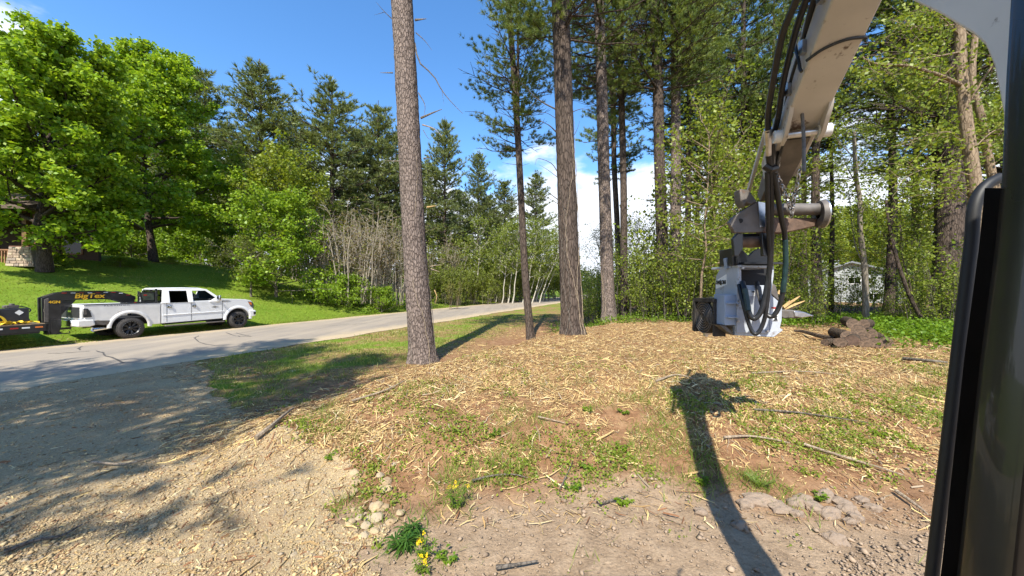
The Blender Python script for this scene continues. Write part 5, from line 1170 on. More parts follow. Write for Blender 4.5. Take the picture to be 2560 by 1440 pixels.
# ------------------------------------------------------------------ grinder head hanging under the coupler
hd0 = Pw(1885, 838, 3.75)
hd = thing('grinder_head', 'grey mulching head hung under the coupler with hoses looping across its face', 'grinder', hd0)
def hb(b, name, mat, parent=None, **kw): return b.build(name, mat, parent or hd, hd0, **kw)
def z6(pl): return [(1780 + a / 6, 620 + c / 6) for a, c in pl]
FY = 3.68
b = MB(); poly_px(b, z6([(395, 262), (440, 262), (445, 560), (880, 560), (895, 300), (890, 262), (935, 268), (930, 420), (885, 700), (1000, 800), (1055, 880), (1050, 1080), (1020, 1200), (1070, 1230), (930, 1340), (350, 1310), (355, 900), (385, 560)]), FY, .05); face = hb(b, 'face_plate', head_grey, bevel=.006)
b = MB(); poly_px(b, z6([(395, 255), (935, 262), (935, 300), (395, 292)]), FY - .01, .50); hb(b, 'top_plate', head_grey, bevel=.005)
b = MB(); poly_px(b, z6([(430, 300), (905, 300), (890, 580), (420, 580)]), FY + .40, .03); hb(b, 'back_plate', dark_in)
b = MB(); poly_px(b, z6([(420, 575), (885, 570), (880, 1290), (390, 1290)]), FY + .06, .40); hb(b, 'housing', head_grey)
# access panel with bolts
b = MB(); poly_px(b, z6([(375, 600), (870, 600), (870, 1235), (850, 1280), (370, 1270)]), FY - .014, .012); pn = hb(b, 'access_panel', head_grey, bevel=.004)
for a, c in [(410, 790), (820, 1245), (378, 1095), (450, 300)]:
    q = MB(); p = Pw(1780 + a / 6, 620 + c / 6, FY - .014); q.cyl(p, p - Vector((0, .02, 0)), .013, 8); hb(q, 'bolt', steel, pn)
b = MB(); poly_px(b, z6([(860, 690), (890, 690), (888, 1230), (868, 1230)]), FY - .02, .02); hb(b, 'edge_rib', head_grey)
b = MB(); poly_px(b, z6([(545, 632), (648, 632), (652, 720), (552, 722)]), FY - .018, .003); lb_ = hb(b, 'data_label', sticker, pn, smooth=False)
q = MB(); poly_px(q, z6([(575, 645), (600, 640), (640, 645), (640, 668), (590, 668), (610, 655)]), FY - .021, .002); hb(q, 'label_print', ink, pn, smooth=False)
b = MB(); poly_px(b, z6([(892, 888), (1000, 888), (1000, 1100), (892, 1096)]), FY - .004, .003); hb(b, 'warning_label', sticker, face, smooth=False)
q = MB(); poly_px(q, z6([(892, 886), (985, 886), (985, 910), (892, 910)]), FY - .008, .003); hb(q, 'label_band', red_refl, face, smooth=False)
q = MB(); poly_px(q, z6([(915, 1030), (990, 1020), (975, 1045), (990, 1090), (915, 1092), (945, 1060)]), FY - .008, .003); hb(q, 'label_print', ink, face, smooth=False)
# side panel facing the camera's left, plane of constant x
SX = (1780 + 392 / 6 - 1280) / F * FY
def side_pt(px, py, o=0.0):
    Y = SX / ((px - 1280) / F); return Vector((SX - o, Y, EYE + (720 - py) / F * Y))
def side_poly(b, pl, o0, o1): b.prism(pl, lambda a, c: side_pt(a, c, o0), lambda a, c: side_pt(a, c, o1)); return b
b = MB(); side_poly(b, [(1845, 664), (1800, 672), (1790, 690), (1787, 746), (1804, 744), (1822, 740), (1840, 835), (1844, 770)], 0, -.03); sp_ = hb(b, 'side_panel', head_grey, bevel=.004)
b = MB(); side_poly(b, [(1790, 702), (1817, 685), (1817, 712), (1791, 722)], .004, .0); hb(b, 'brand_plate', sticker, sp_, smooth=False)
A_, B_ = side_pt(1791, 713, .006), side_pt(1817, 699, .006)
me = text_mesh('DENIS   CIMAF', .062, .001, 0, .001); me.materials.append(ink)
o = link('lettering', me, sp_); X_ = (B_ - A_).normalized(); X_ = Vector((0, -1, 0)); Z_ = Vector((-1, 0, 0)); Y_ = Vector((0, 0, 1))
o.matrix_local = Matrix(((X_.x, Y_.x, Z_.x, 0), (X_.y, Y_.y, Z_.y, 0), (X_.z, Y_.z, Z_.z, 0), (0, 0, 0, 1))); o.location = (A_ + B_) / 2 + Vector((-.001, 0, .0)) - hd0; o.scale = (.48, 1.0, 1)
q = MB(); cc = (A_ + B_) / 2 + Vector((-.003, 0, 0)); q.prism([(-.012, -.03), (.012, -.03), (.014, 0), (0, .035), (-.014, 0)], lambda a, c: cc + Vector((0, a, c)), lambda a, c: cc + Vector((-.002, a, c))); hb(q, 'flame_mark', ink, sp_, smooth=False)
# stepped side box and drum
b = MB(); b.box((SX - .07, FY + .10, Pw(1815, 774, 3.75).z), (.14, .20, .32)); bx_ = hb(b, 'side_box', head_blue, bevel=.006)
for py in (758, 793):
    q = MB(); p = Pw(1818, py, FY - .03); q.box((SX - .07, FY - .02, p.z), (.12, .05, .012)); hb(q, 'rib', head_blue, bx_)
b = MB(); p = Pw(1790, 792, 4.0); b.cyl((SX - .17, 4.04, p.z), (SX - .03, 4.04, p.z), .19, 32); drum_dark = plain('dark_drum_steel', (.030, .026, .023), .75, metal=.2, var=.4)  # drum and guard share one even near-black steel colour
dr = hb(b, 'drum', drum_dark)
b = MB(); b.box((SX - .105, 3.84, p.z), (.13, .03, .40)); hb(b, 'drum_shield', plain('dark_shield_steel', (.035, .031, .028), .7, metal=.2, var=.4), bevel=.006)  # flat near-black plate in front of the drum
for k in range(6):
    q = MB(); q.lathe([(0, .04 + .028 * k), (.004, .045 + .028 * k), (.0, .05 + .028 * k)], (SX - .172, 4.04, p.z), (-1, 0, 0), 28); hb(q, 'wear_ring', greysteel, dr)
for k in range(14):
    a = k * 2.4; q = MB(); q.box((SX - .15 + .009 * k, 4.04 + .205 * math.cos(a), p.z + .205 * math.sin(a)), (.035, .05, .05), Matrix.Rotation(a, 3, 'X')); hb(q, 'tooth', steel, dr)
b = MB(); b.prism([(3.82, .21), (4.22, .21), (4.25, -.18), (4.20, -.19), (4.19, .17), (3.82, .17)], lambda a, c: Vector((SX - .19, a, p.z + c)), lambda a, c: Vector((SX - .02, a, p.z + c))); hb(b, 'drum_guard', drum_dark)
b = MB(); poly_px(b, z6([(120, 1160), (200, 1165), (345, 1300), (330, 1312), (210, 1240)]), FY + .02, .3); hb(b, 'skid', greysteel)
# mount plates with the V notch
b = MB(); poly_px(b, [(1834, 622), (1850, 622), (1858, 626), (1872, 640), (1884, 628), (1895, 622), (1918, 622), (1922, 662), (1830, 664)], FY + .02, .03); hb(b, 'mount_plate', black_p, bevel=.004)
b = MB(); poly_px(b, [(1834, 622), (1850, 622), (1858, 626), (1872, 640), (1884, 628), (1895, 622), (1918, 622), (1922, 658), (1832, 658)], FY + .30, .03); hb(b, 'mount_plate', black_p, bevel=.004)
b = MB(); b.box(Pw(1877, 661, FY + .16) , (.42, .42, .02)); hb(b, 'mount_base', black_p)
b = MB(); b.box((SX - .005, FY + .15, Pw(1840, 640, FY).z), (.03, .30, .18)); hb(b, 'mount_cheek', black_p, bevel=.004)
b = MB(); poly_px(b, [(1815, 646), (1823, 642), (1824, 668), (1818, 672)], FY + .15, .05); hb(b, 'blue_tab', head_blue)
# right-hand jaw with splintered wood caught in it
b = MB(); poly_px(b, [(1935, 780), (1965, 774), (2000, 776), (2036, 790), (2000, 796), (1965, 796), (1938, 794)], 3.80, .10); jw = hb(b, 'jaw', greysteel, bevel=.012)
q = MB(); q.cyl(Pw(1963, 785, 3.78), Pw(1963, 785, 3.92), .04, 18); hb(q, 'jaw_pin', greysteel, jw)
q = MB(); poly_px(q, [(1985, 778), (2012, 780), (2036, 790), (2005, 794), (1988, 792)], 3.785, .13); hb(q, 'jaw_tooth', steel, jw, bevel=.006)
b = MB(); poly_px(b, z6([(905, 520), (960, 560), (1000, 700), (1010, 800), (890, 690)]), FY + .10, .12); hb(b, 'deflector', greysteel, bevel=.01)
for k, pl in enumerate([[(1958, 768), (1985, 750), (2000, 740)], [(1960, 772), (1990, 760), (2012, 752)], [(1955, 770), (1975, 752)], [(1962, 776), (2000, 764)], [(1945, 735), (1948, 725)]]):
    s_ = thing('wood_splinter', 'pale split wood sliver jutting from the grinder jaw', 'splinter', Pw(*pl[0], 3.84), 0, 'slivers caught in the grinder jaw')
    q = MB(); q.tube([Pw(a, c, 3.84 + .02 * k) for a, c in pl], [.016, .012, .004][:len(pl)] if len(pl) == 3 else [.014, .006], 4); q.build('sliver', cut_wood, s_, s_.location)

# ------------------------------------------------------------------ porch of the house at the left edge
hp = G(72, 668); ha_ = thing('porch_house', 'dark brown house porch with stone pillar and wooden railing, far left', 'house', hp, R(10))
stone_cols = [plain('field_stone_%d' % k, c, .85, var=.25, bump=.4) for k, c in enumerate([(.40, .30, .22), (.33, .24, .18), (.46, .36, .26), (.28, .22, .18)])]
b = MB(); b.prism([(-.62, 0), (.62, 0), (.46, 1.05), (-.46, 1.05)], lambda a, c: Vector((a, -.4, c)), lambda a, c: Vector((a, .6, c))); pc = b.build('stone_pillar', plain('mortar', (.30, .26, .22), .9), ha_)
rg = rng_(55)
for r_ in range(7):
    z0 = .02 + r_ * .148; hw_ = .62 - .16 * z0; x = -hw_
    while x < hw_ - .06:
        wd = min(rg.uniform(.16, .42), hw_ - x); q = MB(); q.box((x + wd / 2, -.405, z0 + .07), (wd - .02, .06, .128)); q.build('stone', stone_cols[rg.integers(0, 4)], pc, bevel=.012); x += wd
wood_d = plain('porch_wood', (.15, .070, .035), .7, var=.25); wood_r = plain('rail_wood', (.26, .125, .06), .7, var=.2); shade_w = plain('house_wall', (.07, .045, .03), .8, var=.2)
b = MB(); b.box((0, .1, 1.08), (1.05, .9, .06)); b.build('pillar_cap', wood_d, ha_)
for xx in (-.22, .25):
    b = MB(); b.box((xx, .1, 2.1), (.2, .2, 2.0)); b.build('porch_post', wood_d, ha_)
b = MB(); b.box((-2.6, 0, .92), (4.0, .1, .07)); b.box((-2.6, 0, .18), (4.0, .08, .06)); b.build('rail', wood_r, ha_)
for k in range(30):
    b = MB(); b.box((-.66 - k * .13, 0, .55), (.05, .05, .7)); b.build('baluster', wood_r, ha_)
b = MB(); b.box((-3.2, 2.2, .06), (6.2, 4.2, .12)); b.build('porch_floor', wood_d, ha_)
b = MB(); b.box((-4.0, 4.2, 1.6), (7.6, .2, 3.4)); b.build('wall', shade_w, ha_)
b = MB(); b.box((-1.6, 4.08, 1.7), (1.0, .05, 1.2)); wn_ = b.build('window', glass_dark, ha_)
b = MB(); b.box((-1.6, 4.07, 2.34), (1.16, .06, .08)); b.box((-1.6, 4.07, 1.06), (1.16, .06, .08)); b.box((-2.14, 4.07, 1.7), (.08, .06, 1.3)); b.box((-1.06, 4.07, 1.7), (.08, .06, 1.3)); b.build('frame', wood_r, wn_)
b = MB(); b.prism([(-.9, 3.0), (-.9, 3.15), (2.6, 4.6), (6.4, 3.2), (6.4, 3.05), (2.6, 4.4)], lambda a, c: Vector((-7.9, a, c)), lambda a, c: Vector((.7, a, c))); b.build('roof', plain('shingle', (.12, .085, .065), .9, var=.35, scale=18, bump=.5), ha_)

# ------------------------------------------------------------------ pale sided house beyond the wood
hh = at_px(2130, 42); hh.z -= .2; hs_ = thing('sided_house', 'pale sided house with low gable seen through the trees behind the log pile', 'house', hh, R(-42))
sid = plain('pale_siding', (.36, .38, .37), .6, var=.06); trimw = plain('house_trim', (.7, .7, .68), .5, var=.05)
b = MB(); b.prism([(-4.4, 0), (4.4, 0), (4.4, 3.4), (0, 5.0), (-4.4, 3.4)], lambda a, c: Vector((a, 0, c)), lambda a, c: Vector((a, 9, c))); wl_ = b.build('wall', sid, hs_)
for k in range(22):
    z0 = .1 + k * .21; hwid = 4.4 if z0 < 3.3 else 4.4 * (5.0 - z0) / 1.6
    q = MB(); q.prism([(-.024, 0), (0, .2), (.0, 0)], lambda a, c: Vector((-hwid, a, z0 + c)), lambda a, c: Vector((hwid, a, z0 + c))); q.build('siding_board', sid, wl_, smooth=False)
for xx, zz in ((-2.2, 1.0), (1.8, 1.0), (.2, 2.9)):
    b = MB(); b.box((xx, -.03, zz), (1.0, .03, .7)); wi = b.build('window', glass_dark, hs_)
    q = MB(); q.box((xx, -.05, zz + .4), (1.2, .05, .1)); q.box((xx, -.05, zz - .4), (1.2, .05, .1)); q.box((xx - .55, -.05, zz), (.1, .05, .7)); q.box((xx + .55, -.05, zz), (.1, .05, .7)); q.box((xx, -.05, zz), (.06, .05, .7)); q.build('frame', trimw, wi)
b = MB(); b.prism([(-4.9, 3.2), (0, 5.0), (4.9, 3.2), (4.9, 3.4), (0, 5.2), (-4.9, 3.4)], lambda a, c: Vector((a, -.5, c)), lambda a, c: Vector((a, 9.4, c))); b.build('roof', plain('grey_shingle', (.20, .21, .22), .9, var=.2, scale=20), hs_)
# mailbox on the verge
mp_ = at_px(1450, 30); mbx = thing('mailbox', 'small dark mailbox on a post across the road between the pine trunks', 'mailbox', mp_)
b = MB(); b.box((0, 0, .5), (.1, .1, 1.0)); b.build('post', wood_d, mbx)
b = MB(); b.prism([(-.1, 0), (.1, 0), (.1, .14)] + arc(0, .14, .1, 0, 180, 8)[1:], lambda a, c: Vector((a, -.25, 1.0 + c)), lambda a, c: Vector((a, .25, 1.0 + c))); b.build('box', black_p, mbx)

# ------------------------------------------------------------------ log pile at the wood edge
bark_log = bark('bark_log', (.030, .021, .015), (.12, .088, .062), 12, 12, .9)
end_m = plain('log_end', (.13, .085, .055), .85, var=.55, scale=26, bump=.3)
def log(px, py, Y, r, ln, yaw, label, seed, pitch=0.0, end=None):
    g = Pw(px, py, Y); e = thing('log', label, 'log', g); d = Vector((math.sin(yaw) * math.cos(pitch), math.cos(yaw) * math.cos(pitch), math.sin(pitch)))
    rg = rng_(seed); b = MB(); n = 7; sd = 18; u = d.orthogonal().normalized(); v = d.cross(u); vs = []
    for i in range(n):
        for k in range(sd):
            a = 2 * math.pi * k / sd; rr = r * (1 + .06 * math.sin(2 * a + seed) + rg.normal() * .025); vs.append(d * (ln * i / (n - 1)) + (u * math.cos(a) + v * math.sin(a)) * rr)
    b.add(vs, [(i * sd + k, i * sd + (k + 1) % sd, (i + 1) * sd + (k + 1) % sd, (i + 1) * sd + k) for i in range(n - 1) for k in range(sd)]); b.build('bark', bark_log, e)
    for i, s in ((0, -.004), (n - 1, .004)):
        q = MB(); q.add([vs[i * sd + k] * 1.0 + d * s for k in range(sd)], [tuple(range(sd))]); q.build('cut_end', end or end_m, e, smooth=False)
    return e
LY = G(2150, 868).y
logs = [(2100, 0, .00, .13, .9, .95, 'log at the lower left of the pile, half in the leaves'), (2130, 0, -.10, .15, .8, .80, 'bottom row log with reddish hollow end'), (2160, 0, -.05, .15, .9, .70, 'bottom row log in the middle of the pile'), (2188, 0, .0, .14, .9, .72, 'bottom row log second from the right end'), (2213, 0, .05, .15, .8, .60, 'bottom row log at the right end of the pile'),
        (2116, 1, .05, .13, .8, .45, 'slanting upper log at the left of the pile'), (2146, 1, .0, .16, .9, .78, 'second row log showing a wide brown sawn end'), (2178, 1, .05, .14, .9, .66, 'second row log right of the wide sawn end'), (2134, 2, .15, .15, .9, .62, 'topmost log left of the crest of the pile'), (2160, 2, .20, .13, .8, .9, 'topmost log at the crest of the pile')]
for k, (px, row, dy, r, ln, yaw, lab) in enumerate(logs):
    Yl = LY + dy + .12 * row; xl = (px - 1280) / F * Yl; r *= .88; zl = hz(xl, Yl) + r * .92 + row * .19
    log(px, 720 - (zl - EYE) * F / Yl, Yl, r, ln, yaw, lab, 600 + k, pitch=.04 * ((k * 5) % 3 - 1), end=rust if k == 1 else None)
def ground_branch(pl, r, label, mat=None, group=None, lift=.03, name='branch'):
    P = [G(a, c) + Vector((0, 0, lift + r)) for a, c in pl]; e = thing(name, label, 'branch', P[0], 0, group); b = MB(); n = 20
    b.tube(spline(P, n), [r * (1 - .6 * i / (n - 1)) for i in range(n)], 7); b.build('stem', mat or twig_dead, e, P[0]); return e
ground_branch([(2090, 858), (2050, 850), (2010, 838), (1985, 836)], .07, 'thick dark fallen limb running left from the log pile', bark_log)
gl = G(2062, 866); log(2062, 720 - (gl.z + .085 - EYE) * F / gl.y, gl.y, .09, .75, 1.3, 'short log lying on the straw in front of the pile', 640)
for k, (pl, r, lab, mt) in enumerate([([(2260, 905), (2330, 912), (2368, 915)], .035, 'grey fallen pole on the straw near the cab pillar', bark_grey), ([(1885, 1032), (1990, 1040), (2080, 1052), (2170, 1065)], .014, 'long grey stick lying right of the machine shadow', twig_dead), ([(1810, 1103), (1870, 1100), (1930, 1108), (1975, 1118)], .016, 'pale stick below the machine shadow', twig_pale),
        ([(2010, 1120), (2100, 1150), (2200, 1180), (2260, 1200)], .016, 'pale split stick on the weedy slope at the right', twig_pale), ([(2240, 1240), (2290, 1275), (2320, 1300)], .018, 'pale split stick by the foot of the cab pillar', twig_pale), ([(640, 1108), (680, 1075), (720, 1040), (735, 1030)], .030, 'bleached splintered branch at the edge of the gravel', twig_pale),
        ([(1180, 1212), (1230, 1200), (1280, 1196), (1320, 1205)], .012, 'thin dark stick on bare soil in mid slope', twig_dead), ([(1240, 1435), (1290, 1428), (1345, 1418)], .016, 'short dark stick at the bottom edge of the dirt', twig_dead), ([(1400, 1232), (1420, 1190), (1432, 1160)], .008, 'dark twig standing out of the weedy slope', twig_dead), ([(10, 1395), (90, 1365), (150, 1355), (205, 1325)], .016, 'long dark stick on the gravel in the lower left corner', twig_dead),
        ([(230, 1165), (310, 1170), (370, 1155), (400, 1140)], .014, 'curved pale stick in the shade on the gravel', twig_pale), ([(1640, 960), (1690, 945), (1740, 955)], .018, 'pale broken branch at the top of the machine shadow', twig_pale), ([(1500, 1270), (1550, 1255), (1570, 1248)], .009, 'thin dark twig where the slope meets the dirt', twig_dead), ([(1345, 1050), (1380, 1058), (1420, 1068)], .012, 'pale stick lying across the reddish slope', twig_pale), ([(1490, 1110), (1515, 1098), (1535, 1085)], .016, 'short yellow split stick near the middle of the slope', cut_wood),
        ([(1880, 940), (2000, 935), (2120, 945)], .012, 'long straw coloured stick across the mulch plateau', twig_pale), ([(880, 1010), (960, 985), (1010, 960)], .016, 'pale branch on the straw left of the slope crest', twig_pale)]):
    ground_branch(pl, r, lab, mt)
# ------------------------------------------------------------------ loose cover on the ground
def logspread(rg, n, y0, y1, k0, k1):
    """positions that thin out with distance"""
    y = y0 * (y1 / y0) ** rg.uniform(0, 1, n); x = rg.uniform(k0, k1, n) * y; return x, y
def ribbons(rg, x, y, L, wd, lift, cols, arch=.15):
    n = len(x); a = rg.uniform(0, 2 * np.pi, n); dx, dy = np.cos(a) * L / 2, np.sin(a) * L / 2; sx, sy = -np.sin(a) * wd / 2, np.cos(a) * wd / 2
    bend = rg.normal(size=n) * L * .08; V = np.empty((n, 6, 3)); tl = rg.normal(size=n) * wd * .35
    for k, u in enumerate((-1, 0, 1)):
        cx = x + dx * u + (-np.sin(a)) * bend * (u == 0); cyy = y + dy * u + np.cos(a) * bend * (u == 0)
        z = height(cx, cyy) + lift * rg.uniform(.1, 1, n) + (arch * wd if u == 0 else 0); tp = 1.0 if u == 0 else .6
        V[:, 2 * k] = np.column_stack([cx + sx * tp, cyy + sy * tp, z + tl]); V[:, 2 * k + 1] = np.column_stack([cx - sx * tp, cyy - sy * tp, z - tl * .5])
    b = np.arange(n)[:, None] * 6; Q = np.concatenate([b + np.array([[0, 1, 3, 2]]), b + np.array([[2, 3, 5, 4]])])
    return V.reshape(-1, 3), Q, np.repeat(cols, 6, axis=0)
PAL = np.array([(.54, .39, .175), (.62, .50, .27), (.40, .255, .11), (.22, .105, .05), (.32, .25, .17), (.60, .44, .18), (.46, .315, .14)])
def palette(rg, n, p): return PAL[rg.choice(len(PAL), n, p=np.array(p) / np.sum(p))] * rg.uniform(.75, 1.2, (n, 1))
def straw():
    rg = rng_(701); x, y = logspread(rg, 330000, 2.7, 19, -1.0, 1.5)
    z = zones(x, y); e = mound_e(x, y); m = mound(x, y); cl = fbm(x * 1.7, y * 1.7, 0, 88, 3)
    pr = z['mulch'] * (.35 + .9 * sstep(cl, .4, .6)) + .35 * sstep(m, .02, .3) * sstep(cl, .45, .6) + .07 * (y > 3) * (x > -2) + .55 * sstep(-np.abs(e + .9), -1.5, -.3) * (y > 4) * (y < 9)
    pr = pr * (1 - z['forest']) + .20 * sstep(-np.abs(e + 2.6), -2.4, 0) * (y > 4) * (cl > .45)
    k = rg.uniform(0, 1, len(x)) < np.clip(pr, 0, 1) * .48; n, t = nt_of(x, y); k &= n > ROAD_NEAR + .3; x, y = x[k], y[k]; nn = len(x)
    L = np.clip(rg.lognormal(math.log(.062), .62, nn), .018, .42); wd = np.clip(L * rg.uniform(.03, .11, nn), .0025, .013)
    return x, y, L, wd, rg
x, y, L, wd, rg = straw()
V, Q, c = ribbons(rg, x, y, L, wd, .035, palette(rg, len(x), [3.4, 2.0, 4, 5, 1.6, 2.2, 4]))
tag(link('straw_litter', mesh_np('straw_litter', V, Q, chip_m, c)), 'shredded straw and wood slivers spread over the mulched mound', 'straw', None, 'stuff')
rg = rng_(706); x, y = logspread(rg, 300000, 2.7, 17, -1.0, 1.5); z = zones(x, y); m = mound(x, y); n, t = nt_of(x, y); cl = fbm(x * 2.2, y * 2.2, 0, 89, 3)
k = (rg.uniform(0, 1, len(x)) < (z['mulch'] * .55 + .30 * sstep(m, .02, .3) * sstep(cl, .4, .6)) * (1 - z['forest'])) & (n > ROAD_NEAR + .3); x, y = x[k], y[k]; nn = len(x)
a = rg.uniform(0, 6.3, nn); L = rg.uniform(.015, .055, nn) * (1 + y * .05); wd = rg.uniform(.0025, .008, nn) * (1 + y * .06); ax = np.column_stack([np.cos(a), np.sin(a)]); P0 = np.column_stack([x, y]); V = np.empty((nn, 4, 3))
for q_, (u_, s_) in enumerate(((-.5, -.5), (.5, -.3), (.5, .3), (-.5, .5))):
    pp = P0 + ax * (L * u_)[:, None] + np.column_stack([-ax[:, 1], ax[:, 0]]) * (wd * s_)[:, None]; V[:, q_, :2] = pp; V[:, q_, 2] = height(pp[:, 0], pp[:, 1]) + .006 + .012 * rg.uniform(0, 1, nn)
c = palette(rg, nn, [3, 1.2, 4, 6, 1.4, 2.2, 4])
tag(link('fine_mulch', mesh_np('fine_mulch', V.reshape(-1, 3), np.arange(nn * 4).reshape(nn, 4), chip_m, np.repeat(c, 4, axis=0))), 'fine matted wood shavings and needles covering the mound', 'mulch', None, 'stuff')
# wood chips and pine needles on the gravel and in the shade
rg = rng_(702); x, y = logspread(rg, 42000, 2.5, 12, -1.45, -.2); ok = in_drive(x, y); cl = fbm(x * .9, y * .9, 0, 93, 3); right = sstep(x + .45 * y, -2.6, 1.0); k = ok & (rg.uniform(0, 1, len(x)) < .14 + .75 * right * sstep(cl, .36, .56)); x, y = x[k], y[k]
L = np.clip(rg.lognormal(math.log(.042), .6, len(x)), .012, .26); V, Q, c = ribbons(rg, x, y, L, np.clip(L * .12, .003, .02), .02, palette(rg, len(x), [3, 3, 2, 5, 2, 1, 2]))
tag(link('wood_litter', mesh_np('wood_litter', V, Q, chip_m, c)), 'bark shreds and splinters strewn over the gravel driveway', 'wood litter', None, 'stuff')

# stones: jittered octahedra
OCT = np.array([(1, 0, 0), (-1, 0, 0), (0, 1, 0), (0, -1, 0), (0, 0, 1), (0, 0, -1), (.7, .7, .1), (-.7, .7, -.1), (-.7, -.7, .15), (.7, -.7, 0)], float)
OF = np.array([(0, 6, 4), (6, 2, 4), (2, 7, 4), (7, 1, 4), (1, 8, 4), (8, 3, 4), (3, 9, 4), (9, 0, 4), (6, 0, 5), (2, 6, 5), (7, 2, 5), (1, 7, 5), (8, 1, 5), (3, 8, 5), (9, 3, 5), (0, 9, 5)])
def stones(rg, x, y, s, cols, flat=.6, sink=.25):
    n = len(x); v = OCT[None] * rg.uniform(.7, 1.25, (n, 10, 1)) * np.column_stack([rg.uniform(.8, 1.3, n), rg.uniform(.7, 1.1, n), flat * rg.uniform(.7, 1.2, n)])[:, None, :]
    a = rg.uniform(0, 6.3, n); ca, sa = np.cos(a)[:, None], np.sin(a)[:, None]; vx = v[:, :, 0] * ca - v[:, :, 1] * sa; vy = v[:, :, 0] * sa + v[:, :, 1] * ca
    V = np.stack([x[:, None] + vx * s[:, None], y[:, None] + vy * s[:, None], (height(x, y) + .012 + s * flat * sink)[:, None] + v[:, :, 2] * s[:, None]], -1)
    Fc = (np.arange(n)[:, None, None] * 10 + OF[None]).reshape(-1, 3); return V.reshape(-1, 3), Fc, np.repeat(cols, 10, axis=0)
SP = np.array([(.62, .44, .22), (.66, .50, .27), (.50, .34, .165), (.44, .35, .24), (.62, .47, .26), (.38, .24, .125)])
rg = rng_(703); x, y = logspread(rg, 62000, 2.3, 13, -1.5, -.15); cl = fbm(x * .8, y * .8, 0, 99, 3)
k = in_drive(x, y) & (rg.uniform(0, 1, len(x)) < .35 + .65 * sstep(cl, .4, .62)); x, y = x[k], y[k]
s = np.clip(rg.lognormal(math.log(.0062), .5, len(x)), .003, .026); V, Q, c = stones(rg, x, y, s, SP[rg.integers(0, 6, len(x))] * .78 * rg.uniform(.75, 1.15, (len(x), 1)))
tag(link('gravel', mesh_np('gravel', V, Q, stone_m, c)), 'loose tan limestone gravel covering the driveway', 'gravel', None, 'stuff')
# crumbled soil
rg = rng_(704); x, y = logspread(rg, 26000, 2.3, 4.6, -.5, 1.45); z = zones(x, y); cl = fbm(x * 1.5, y * 1.5, 0, 103, 3)
k = (rg.uniform(0, 1, len(x)) < z['dirt'] * (.12 + .9 * sstep(cl + .14 * (x - 2.2), .45, .7))) & ~in_drive(x, y); x, y = x[k], y[k]; s = np.clip(rg.lognormal(math.log(.0065), .6, len(x)), .003, .04)
V, Q, c = stones(rg, x, y, s, np.array([(.30, .222, .155)]) * rg.uniform(.75, 1.25, (len(x), 1)), .7)
tag(link('soil_crumb', mesh_np('soil_crumb', V, Q, stone_m, c)), 'crumbly grey brown soil scraped up at the bottom of the slope', 'soil', None, 'stuff')

# single rocks at the gravel edge and clods of soil
def lump(rg, sub=2, rough=.28):
    bm = bmesh.new(); bmesh.ops.create_icosphere(bm, subdivisions=sub, radius=1); off = rg.uniform(0, 50)
    for v in bm.verts:
        p = v.co.normalized(); f = 1 + rough * 2 * (float(vnoise(np.array([p.x * 1.6 + off]), np.array([p.y * 1.6]), np.array([p.z * 1.6 + 7]))[0]) - .5) + .10 * (float(vnoise(np.array([p.x * 4 + off]), np.array([p.y * 4]), np.array([p.z * 4]))[0]) - .5); v.co = p * f
    me = bpy.data.meshes.new('lump'); bm.to_mesh(me); bm.free(); return me
rock_ms = [plain('rock_%d' % k, c_, .9, var=.2, scale=30, bump=.5) for k, c_ in enumerate([(.46, .345, .20), (.40, .285, .16), (.42, .33, .215)])]
clod_m = plain('clod', (.31, .23, .165), .95, var=.25, scale=25, bump=.6)
rg = rng_(705); rock_me = []
for k in range(6):
    me = lump(rg); me.materials.append(rock_ms[k % 3]); rock_me.append(me)
for k in range(46):
    if k < 34: px, py, s = 940 + rg.normal() * 38, 1285 + rg.normal() * 40, rg.uniform(.018, .05)
    else: px, py, s = rg.uniform(150, 900), rg.uniform(1180, 1420), rg.uniform(.018, .034)
    if k in (0, 1, 2): s = .06
    g = G(px, min(py, 1430)); o = link('rock', rock_me[k % 6], None, g + Vector((0, 0, s * .25)), (rg.uniform(-.3, .3), rg.uniform(-.3, .3), rg.uniform(0, 6))); o.scale = (s * rg.uniform(.9, 1.3), s * rg.uniform(.8, 1.1), s * rg.uniform(.5, .8))
    tag(o, 'pale limestone rock in the cluster at the right edge of the gravel' if k < 34 else 'pale fist sized stone lying loose on the open gravel', 'rock', 'limestone rocks at the gravel edge' if k < 34 else 'loose stones on the gravel')
clod_me = []
for k in range(4):
    me = lump(rg, 3, .5); me.materials.append(clod_m); clod_me.append(me)
for k, (px, py, sx, sy) in enumerate([(1900, 1255, .13, .09), (1945, 1275, .10, .08), (2010, 1255, .08, .07), (2040, 1275, .10, .08), (2075, 1290, .09, .07), (2100, 1262, .08, .07), (2120, 1280, .08, .06), (2140, 1300, .07, .06), (2065, 1245, .08, .07), (2150, 1255, .07, .05), (2090, 1355, .08, .07), (1990, 1290, .06, .05), (1865, 1265, .07, .06), (1750, 1285, .06, .05), (1850, 1320, .06, .05), (2180, 1275, .07, .05), (1990, 1262, .07, .06), (2120, 1310, .05, .04)]):
    g = G(px, py); o = link('soil_clod', clod_me[k % 4], None, g + Vector((0, 0, .012)), (.25, rg.uniform(-.2, .2), rg.uniform(-.5, .5))); o.scale = (sx, sy, .05)
    tag(o, 'cracked grey clod of dry soil on the cut edge below the weeds', 'clod', 'soil clods at the foot of the slope')

